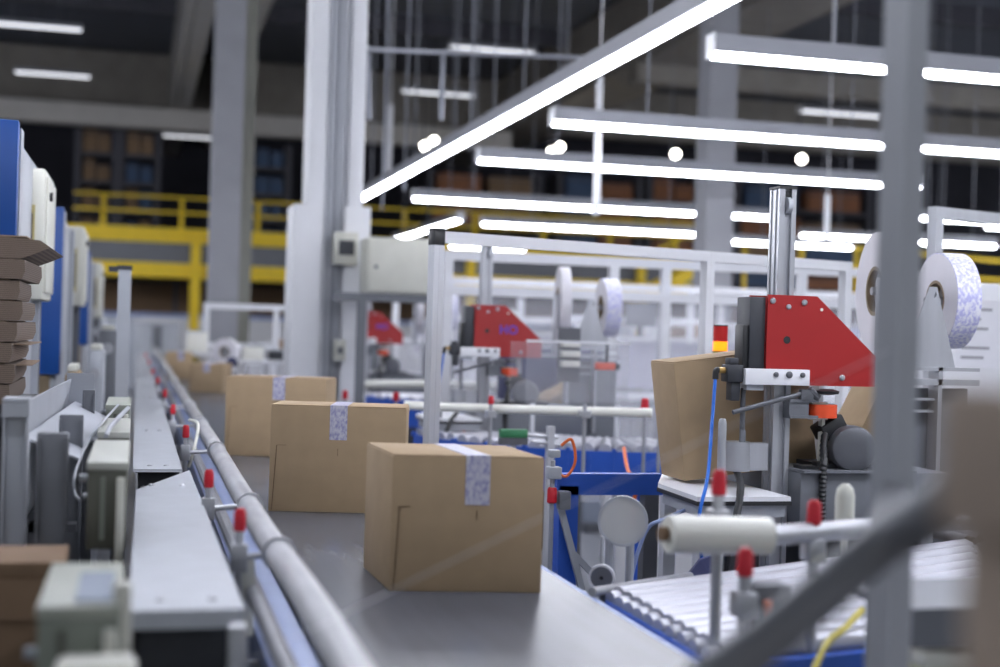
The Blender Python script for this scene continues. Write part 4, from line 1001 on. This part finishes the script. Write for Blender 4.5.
# ------------------------------------------------------------------ left side
# stack of flat board
LX0, LX1 = -0.62, None
tp = at(38, 236, 3.7)
pal = thing('board_table', 'dark stand carrying the stack of flat cardboard at the left edge', 'stand', (tp.x - 0.3, tp.y, 0))
zb_ = at(2, 404, 3.7).z
MB().bx(-0.28, 0.27, 0.02, 0.6, zb_ - 0.06, zb_ - 0.002).build('top', DKGREY, pal)
for x in (-0.24, 0.2):
    for y in (0.06, 0.52): MB().bx(x, x + 0.05, y, y + 0.05, 0, zb_ - 0.06).build('leg', DKGREY, pal)
ztop = tp.z
N = 8; hh = (ztop - zb_ - 0.005) / N
names = ('lowest', 'second', 'third', 'fourth', 'fifth', 'sixth', 'seventh', 'topmost')
for k in range(N):
    s = k / (N - 1)
    off = 0.035 * s - 0.03 + 0.008 * math.sin(k * 2.1) + (0.02 if k == N - 1 else 0)
    t = thing('flat_carton_bundle', 'bundle of flattened brown cartons, %s from the bottom of the stack at left' % names[k] if k < 7 else 'topmost bundle of flattened brown cartons on the stack at left, its edge bent', 'carton bundle', (tp.x - 0.3 + off, tp.y, zb_ + k * hh), 0.02 * math.sin(k * 1.7), 'bundles of flattened cartons at left')
    h = hh - 0.004
    m = MB()
    if k < N - 1:
        m.prism([(-0.3, 0, 0), (0.262, 0, 0), (0.27, 0, h * 0.4), (0.268, 0, h), (-0.3, 0, h)], (0, 1, 0), 0.55)
    else:
        m.prism([(-0.3, 0, 0), (0.225, 0, -0.002), (0.262, 0, h * 0.25), (0.3, 0, h * 0.6), (0.275, 0, h * 0.95), (0.16, 0, h * 1.12), (-0.3, 0, h * 1.1)], (0, 1, 0), 0.55)
    m.build('board_edges', BOARD, t)
    MB().bx(-0.29, 0.24, 0.01, 0.54, h if k < N - 1 else h * 1.1, h + 0.003 if k < N - 1 else h * 1.1 + 0.003).build('top_sheet', BOARDT, t)
    if k in (1, 2): MB().bx(0.2, 0.31, 0.05, 0.5, h * 0.9, h * 0.9 + 0.003).build('loose_flap', BOARDT, t)

# three blue fronted machines in a row with cream cabinets
def feeder(px_r, d, py_top, py_bot, lab, clab):
    c = at(px_r, py_top, d); zlo = at(px_r, py_bot, d).z
    t = thing('carton_erector', lab, 'machine', (c.x - 0.4, c.y, 0))
    MB().bx(-0.5, 0.4, 0, 0.05, zlo, c.z, 0.006).build('blue_front', BLUE, t)
    MB().bx(-0.5, 0.38, 0.05, 1.3, 0.25, c.z - 0.03, 0.01).build('body', LGREY, t)
    MB().bx(0.38, 0.405, 0.05, 0.16, zlo, c.z - 0.02).build('edge_strip', LGREY, t)
    MB().bx(0.38, 0.405, 1.15, 1.26, 0.3, c.z - 0.05).build('edge_strip', LGREY, t)
    MB().bx(-0.45, 0.35, 0.02, 0.5, 0.05, zlo).build('lower_guard', KRAFTG, t)
    for x in (-0.45, 0.3):
        for y in (0.1, 1.15): MB().bx(x, x + 0.07, y, y + 0.07, 0, 0.3).build('foot', DKGREY, t)
    return t
feeder(19, 4.6, 120, 236, 'nearest blue fronted machine at the left edge above the flat cartons', '')
feeder(64, 7.3, 207, 375, 'second blue fronted machine behind the cream control cabinet', '')
feeder(90, 11.0, 251, 345, 'third and farthest blue fronted machine on the left', '')
def side_cab(px0, px1, py0, py1, d, lab):
    a = at(px0, py0, d); b = at(px1, py1, d)
    t = thing('control_cabinet', lab, 'control cabinet', ((a.x + b.x) / 2, a.y, b.z))
    w = b.x - a.x; h = a.z - b.z
    MB().bx(-w / 2, w / 2, 0, 0.55, 0, h, 0.012).build('body', CREAM, t)
    MB().bx(-w / 2 + 0.02, w / 2 - w * 0.35, -0.008, 0, h * 0.18, h * 0.72).build('screen_frame', mat('yellowed screen bezel', (176, 164, 112), 0.5), t)
    MB().bx(-w / 2 + 0.035, w / 2 - w * 0.42, -0.012, -0.008, h * 0.24, h * 0.66).build('screen', mat('dim brown screen', (84, 76, 62), 0.35), t)
    MB().bx(w / 2, w / 2 + 0.01, 0.03, 0.52, 0.03, h - 0.03, 0.004).build('side_door', CREAM, t)
    MB().cyl((w / 2 + 0.01, 0.1, h * 0.8), (w / 2 + 0.022, 0.1, h * 0.8), 0.018, 12).build('knob', BLACK, t)
    MB().bx(-w / 2 - 0.08, -w / 2, 0.1, 0.3, h * 0.3, h * 0.5).build('arm', DKSTEEL, t)
    MB().bx(-0.03, 0.03, 0.25, 0.31, -b.z, 0).build('pedestal', DKSTEEL, t)
    return t
side_cab(18, 42, 167, 300, 5.5, 'cream control cabinet with brown screen, nearest on the left')
side_cab(66, 82, 226, 306, 8.6, 'second cream control cabinet beside the second blue machine')
side_cab(90, 100, 262, 318, 12.2, 'third cream control cabinet far on the left')
# tall grey post left of the trunking
p = at(125, 270, 6.2)
t = thing('machine_post', 'tall grey upright post with dark cap left of the cover plates', 'post', (p.x, p.y, 0))
MB().bx(-0.028, 0.028, 0, 0.06, 0.01, p.z).bx(-0.06, 0.06, -0.04, 0.1, 0, 0.01).build('profile', LGREY, t)
MB().bx(-0.034, 0.032, -0.004, 0.064, p.z, p.z + 0.02).bx(-0.07, -0.03, 0, 0.05, p.z - 0.01, p.z + 0.015).build('cap', DKGREY, t)
# sheet metal chute
a = at(29, 404, 3.25); b = at(76, 379, 4.7)
t = thing('metal_chute', 'open light grey sheet metal chute below the flat cartons', 'chute', (a.x, a.y, 0))
MB().prism([(a.x - 0.02, a.y, 0.95), (a.x - 0.02, b.y, 0.95), (b.x - 0.02, b.y, b.z), (a.x - 0.02, a.y, a.z)], (1, 0, 0), 0.006).build('side_wall', LGREY, t, False)
MB().prism([(a.x - 0.01, a.y, 1.17), (a.x + 0.115, a.y, 1.12), (b.x + 0.1, b.y, 1.12), (b.x - 0.0, b.y, 1.17)], (0, 0, -1), 0.005).build('slide', LGREY, t, False)
MB().bx(b.x - 0.03, b.x + 0.06, b.y, b.y + 0.012, 0.95, b.z + 0.02).build('end_plate', LGREY, t, False)
for y in (a.y + 0.1, b.y - 0.1): MB().bx(a.x, a.x + 0.05, y, y + 0.05, 0, 0.95).bx(a.x - 0.015, a.x + 0.11, y, y + 0.05, 0.93, 0.95).build('leg', DKSTEEL, t, False)
def plate(px0, px1, py0, d, lab, th=0.03, zb=0.0, capm=None, m=GREYM):
    a = at(px0, py0, d); b = at(px1, py0, d)
    t = thing('guard_plate', lab, 'plate', ((a.x + b.x) / 2, a.y, 0)); w = (b - a).length
    MB().bx(-w / 2, w / 2, 0, th, 0, a.z, 0.003).bx(-w / 2, -w / 2 + 0.006, -0.01, 0, 0.2, a.z - 0.01).bx(w / 2 - 0.006, w / 2, -0.01, 0, 0.2, a.z - 0.01).build('sheet', m, t)
    if capm: MB().bx(-w / 2 - 0.002, w / 2 + 0.002, -0.012, th + 0.002, a.z, a.z + 0.012, 0.003).bx(-w / 2 - 0.002, w / 2 + 0.002, -0.014, -0.01, a.z - 0.03, a.z).build('cap', capm, t)
    return t
plate(4, 28, 403, 3.05, 'capped grey guard post at the left edge in front of the chute', 0.06, 0, LGREY, LGREY)
plate(38, 68, 433, 3.0, 'plain grey guard plate right of the capped post', 0.03)
plate(60, 83, 415, 3.5, 'grey guard plate behind the plain one, partly hidden', 0.03)
plate(83, 95, 390, 4.6, 'narrow grey guard plate farther back beside the chute end', 0.03)
# big brown carton bottom left
p = at(64, 562, 2.5)
t = thing('open_carton', 'large dark brown carton in the lower left corner', 'carton', (p.x - 0.24, p.y, 0))
zt = p.z
MB().bx(-0.24, 0.24, 0, 0.2, 0, zt - 0.03, 0.006).build('body', BDARK, t)
MB().prism([(-0.24, 0.0, zt - 0.03), (0.236, 0.0, zt - 0.03), (0.236, -0.012, zt - 0.1), (-0.24, -0.012, zt - 0.1)], (0, -1, 0.1), 0.004).build('front_flap', BDARK, t)
MB().bx(-0.24, 0.24, 0.0, 0.2, zt - 0.03, zt, 0.002).build('top', BDARK, t)
MB().bx(0.0, 0.004, -0.018, -0.004, zt - 0.1, zt - 0.03).build('seam', KRAFTD, t)
# grey green boxes on the trunking side
def ebox(px0, px1, yf, yb, z, hgt, lab, m, lid=None):
    yy0 = atz((px0 + px1) / 2, yf, z).y; yy1 = atz((px0 + px1) / 2, yb, z).y
    x0 = aty(px0, yf, yy0).x; x1 = min(aty(px1, yf, yy0).x, -0.012)
    t = thing('terminal_enclosure', lab, 'enclosure', ((x0 + x1) / 2, yy0, z - hgt))
    w = x1 - x0; L = yy1 - yy0
    MB().bx(-w / 2, w / 2, 0, L, 0, hgt - 0.016, 0.002).build('body', m, t)
    MB().bx(-w / 2 - 0.002, w / 2 + 0.002, -0.002, L + 0.002, hgt - 0.016, hgt, 0.002).build('lid', mat('enclosure lid', (156, 160, 149), 0.45) if m is OLIVE else mat('pale enclosure lid', (182, 184, 176), 0.45), t)
    if lid: MB().bx(-w / 2 + 0.045, w / 2 - 0.01, 0.02, L * 0.7, hgt, hgt + 0.004).build('lid_window', LIDM, t)
    for k in range(2): MB().cyl((-w / 2 - 0.02, L * (0.2 + 0.5 * k), hgt * (0.75 - 0.4 * k)), (-w / 2, L * (0.2 + 0.5 * k), hgt * (0.75 - 0.4 * k)), 0.009, 10).build('gland', LGREY, t)
    MB().bx(-w / 2 + 0.025, -w / 2 + 0.035, -0.005, 0, 0.02, hgt - 0.03).build('front_rib', OLIVE if m is OLIVED else OLIVED, t)
    MB().bx(w / 2 - 0.02, w / 2 - 0.004, -0.02, -0.001, -0.08, hgt - 0.03, 0.003).build('front_strut', CREAM, t)
    MB().bx(w / 2 - 0.03, w / 2 - 0.005, L * 0.3, L * 0.5, -(z - hgt), 0.0).build('stand', DKSTEEL, t)
    return t
ebox(38, 128, 606, 563, 1.075, 0.3, 'grey green terminal enclosure nearest the camera at lower left', OLIVE, True)
ebox(88, 128, 462, 440, 1.165, 0.175, 'second darker grey green enclosure beside the cover plate joint', OLIVED)
ebox(98, 129, 432, 418, 1.16, 0.12, 'third small enclosure on the left side of the trunking', OLIVED)
ebox(106, 130, 405, 397, 1.16, 0.12, 'fourth small enclosure far along the left side of the trunking', OLIVE)
p = at(75, 662, 1.72)
t = thing('cream_cover', 'cream plastic cover in front of the nearest terminal enclosure', 'cover', (p.x + 0.01, p.y, 0))
MB().bx(-0.035, 0.065, -0.03, 0.05, 0.7, p.z, 0.012).build('shell', CREAM, t)
MB().bx(-0.01, 0.03, 0.0, 0.03, 0, 0.7).build('stem', DKSTEEL, t)
p = at(121, 650, 1.85)
tag(MB().bx(p.x - 0.012, p.x + 0.012, p.y - 0.01, p.y + 0.02, 0.72, p.z + 0.09, 0.004).cyl((p.x, p.y, 0), (p.x, p.y, 0.72), 0.008, 8).build('cream_strut', CREAM, None, False), 'cream upright strut between the near enclosure and the trunking', 'strut')
tag(MB().tube([at(118, 405, 4.2), at(92, 435, 3.6), at(76, 470, 3.25), at(75, 492, 3.2), at(80, 500, 3.15)], 0.0035, 8, 6).build('grey_cable', LGREY, None, False), 'pale grey cable arching over the second enclosure', 'cable')
tag(MB().tube([at(128, 408, 3.9), at(112, 425, 3.55), at(106, 436, 3.4)], 0.006, 8, 6).build('grey_cable', LGREY, None, False), 'short pale cable arching onto the third enclosure', 'cable')
# dark machine body filling the space below on the left
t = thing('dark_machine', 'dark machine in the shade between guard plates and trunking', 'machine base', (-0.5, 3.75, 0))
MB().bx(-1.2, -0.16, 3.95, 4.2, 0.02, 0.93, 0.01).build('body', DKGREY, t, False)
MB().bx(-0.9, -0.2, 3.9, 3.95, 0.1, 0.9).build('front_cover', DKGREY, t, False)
# further machines along the left aisle
for i, (px, py0, py1, d, wpx, m, lab) in enumerate(((96, 350, 440, 7.2, 16, LGREY, 'pale grey motor housing left of the tall grey post'), (108, 330, 430, 9.0, 18, GREYM, 'grey machine housing behind the tall grey post'), (72, 372, 440, 5.9, 14, KRAFT, 'brown board guide below the second blue machine'), (98, 318, 400, 12.5, 14, LGREY, 'pale machine end far down the left aisle'))):
    a = at(px, py0, d); w = wpx * d / FPX
    t = thing('machine_housing' if m is not KRAFT else 'board_guide', lab, 'machine housing' if m is not KRAFT else 'guide', (a.x, a.y, 0))
    MB().bx(-w / 2, w / 2, 0, 0.4, 0.6, a.z, 0.02).bx(-w / 2 + 0.01, w / 2 - 0.01, 0.05, 0.35, 0, 0.6).build('body', m, t)
    MB().cyl((0, -0.05, a.z - 0.12), (0, 0, a.z - 0.12), w * 0.3, 16).build('flange', STEEL, t)
    MB().bx(-w * 0.35, w * 0.35, 0.02, 0.3, a.z, a.z + 0.03, 0.008).build('cover', CREAM, t)

# ------------------------------------------------------------------ packing benches and goods in the hall behind
rnd = random.Random(5)
def bench(x, y, lab, w=1.6, white=True):
    t = thing('packing_bench', lab, 'bench', (x, y, 0), group='packing benches in the hall behind')
    MB().bx(-w / 2, w / 2, 0, 0.8, 0.86, 0.9, 0.006).build('top', WHITE, t)
    for sx in (-1, 1):
        for sy in (0.06, 0.74):
            hh = 1.62 if sy > 0.5 else 0.86
            MB().bx(sx * (w / 2 - 0.05) - 0.025, sx * (w / 2 - 0.05) + 0.025, sy - 0.025, sy + 0.025, 0, hh).build('leg', WHITE, t)
    MB().bx(-w / 2 + 0.08, w / 2 - 0.08, 0.1, 0.7, 0.3, 0.33).build('lower_shelf', LGREY, t)
    MB().bx(-w / 2 + 0.075, w / 2 - 0.075, 0.5, 0.8, 1.4, 1.43).bx(-w / 2 + 0.075, w / 2 - 0.075, 0.72, 0.76, 1.56, 1.62).build('upper_shelf', WHITE, t)
    MB().bx(-w / 2 + 0.08, w / 2 - 0.08, 0.765, 0.775, 0.95, 1.38).build('back_panel', mat('pale lilac panel', (200, 200, 214), 0.5), t)
    return t
places = []
for row, y in enumerate((11.5, 14.5, 18.0, 22.0, 27.0)):
    x0 = at(385, 330, y / 0.95).x + (1.5 if row == 0 else 0.6); x1 = at(1010, 330, y * 1.1).x
    n = int((x1 - x0) / 2.6) + 1
    for k in range(min(n, 6)):
        places.append((row, k, x0 + 0.9 + k * (2.3 + 0.25 * row) + rnd.uniform(-0.2, 0.2), y + rnd.uniform(-0.3, 0.3)))
ordw = ('first', 'second', 'third', 'fourth', 'fifth', 'sixth')
for row, k, x, y in places:
    rowlab = '%s bench from left in the %s row behind the sealers' % (ordw[k], ordw[row])
    bench(x, y, 'white packing bench, the ' + rowlab)
    for j in range(3):
        bxx = x - 0.55 + j * 0.5 + rnd.uniform(-0.05, 0.05); ch = rnd.random(); up = j == 1
        z = 1.43 if up else 0.9; yy = y + (0.52 if up else 0.15); s = rnd.uniform(0.2, 0.34)
        if ch < 0.3:
            t = thing('packed_carton', 'small brown carton on the ' + rowlab, 'carton', (bxx, yy, z), group='cartons on the %s' % rowlab)
            MB().bx(-s / 2, s / 2, 0, 0.24, 0, s * 0.8, 0.004).build('body', TAN, t); MB().bx(-0.025, 0.025, -0.002, 0.242, s * 0.8, s * 0.8 + 0.002).build('tape', TAPEP, t)
        elif ch < 0.75:
            t = thing('white_tote', 'pale tote on the ' + rowlab, 'tote', (bxx, yy, z), group='totes on the %s' % rowlab)
            MB().bx(-s / 2, s / 2, 0, 0.25, 0, s * 0.6, 0.012).build('body', WHITE if ch < 0.6 else mat('lilac plastic', (178, 180, 208), 0.5), t); MB().bx(-s / 2 - 0.012, s / 2 + 0.012, -0.012, 0.262, s * 0.6, s * 0.6 + 0.025, 0.006).build('rim', LGREY, t)
        elif ch < 0.9:
            t = thing('bench_monitor', 'small dark screen on the ' + rowlab, 'monitor', (bxx, yy, z), group='screens on the %s' % rowlab)
            MB().bx(-0.15, 0.15, 0, 0.03, 0.1, 0.32, 0.004).build('screen', GREYM, t); MB().bx(-0.02, 0.02, 0.03, 0.06, 0.01, 0.2).bx(-0.09, 0.09, 0, 0.12, 0, 0.012).build('stand', DKGREY, t)
        else:
            t = thing('orange_dispenser', 'orange dispenser on the ' + rowlab, 'dispenser', (bxx, yy, z), group='dispensers on the %s' % rowlab)
            MB().bx(-0.07, 0.07, 0, 0.15, 0, 0.14, 0.02).build('body', ORANGE, t); MB().ring((0, 0.02, 0.2), (0, 1, 0), 0.07, 0.03, 0.06, 20).build('roll', PVC, t)
# grey panel standing behind the milky sheets
p = at(601, 292, 10.2)
t = thing('blank_screen', 'tall grey blank screen standing behind the milky sheets', 'screen', (p.x, p.y, 0))
MB().bx(-0.09, 0.09, 0, 0.04, 0.06, p.z, 0.006).build('sheet', mat('blue grey sheet', (158, 166, 180), 0.5), t)
MB().bx(-0.1, 0.1, -0.1, 0.14, 0, 0.06).build('foot', DKSTEEL, t)
# far end goods beside the belt, left of the white column
for i, (px, py, d, w, h, m, nm, lab, cat) in enumerate(((254, 360, 12.2, 0.17, 0.12, PVC, 'white_tote', 'small white tote beside the belt behind the third carton', 'tote'), (277, 360, 12.6, 0.14, 0.08, DKGREY, 'dark_tote', 'small dark tote beside the belt left of the white column', 'tote'), (288, 357, 13.2, 0.13, 0.17, TAN, 'packed_carton', 'small tan carton beside the belt against the white column', 'carton'), (197, 352, 15.0, 0.22, 0.22, PVC, 'white_tote', 'white tote beside the far cartons on the belt', 'tote'))):
    p = at(px, py, d)
    st = thing('goods_stand', 'narrow pale stand under the ' + lab.split(' beside')[0] + ' beside the belt', 'stand', (p.x, p.y, 0))
    MB().bx(-w * 0.7, w * 0.7, 0, 0.3, p.z - 0.04, p.z - 0.002).build('top', WHITE, st)
    for sx in (-1, 1): MB().bx(sx * w * 0.6 - 0.02, sx * w * 0.6 + 0.02, 0.13, 0.17, 0, p.z - 0.04).build('leg', WHITE, st)
    t = thing(nm, lab, cat, p)
    MB().bx(-w / 2, w / 2, 0.02, 0.24, 0, h, 0.006).build('body', m, t)
    MB().bx(-w / 2 - 0.006, w / 2 + 0.006, 0.014, 0.246, h, h + 0.016, 0.004).build('rim', LGREY if m is not TAN else TAPEP, t)
p = at(226, 352, 13.2)
reel((p.x, p.y, p.z), (-0.5, -0.87, 0), 0.13, 0.06, 'white tape reel standing far down the belt above the fourth carton', False)
p = at(232, 361, 13.0)
t = thing('violet_tape_core', 'small violet roll under the far white tape reel', 'tape roll', (p.x, p.y, p.z - 0.06))
MB().cyl((0, -0.05, 0.05), (0, 0.05, 0.05), 0.05, 20).build('roll', NAVY, t)
MB().bx(-0.12, 0.12, -0.04, 0.2, -0.03, -0.002).bx(-0.02, 0.02, 0.05, 0.1, -(p.z - 0.06), -0.03).build('shelf', WHITE, t)
# pale partition walls closing the far end of the aisle
a = at(132, 325, 30)
t = thing('roller_shutter', 'pale blue grey shutter closing the far end of the left aisle', 'shutter', (a.x, a.y, 0))
MB().bx(-3.2, 0.2, 0, 0.06, 0, 1.5).build('curtain', mat('blue grey shutter', (176, 182, 192), 0.5), t)
for k in range(10): MB().bx(-3.2, 0.2, -0.012, 0, 0.1 + k * 0.14, 0.115 + k * 0.14).build('slat_line', LGREY, t)
a = at(160, 330, 24)
t = thing('pale_machine', 'pale grey machine closing the far end of the belt', 'machine', (a.x, a.y, 0))
MB().bx(-0.42, 0.42, 3, 3.9, 0, 1.42, 0.02).build('body', LGREY, t)
MB().bx(-0.1, 0.08, 2.95, 3.0, 0.9, 1.35, 0.01).build('door', GREYM, t)
MB().bx(-0.45, 0.45, 2.94, 3.94, 1.42, 1.46).build('top_rail', WHITE, t)
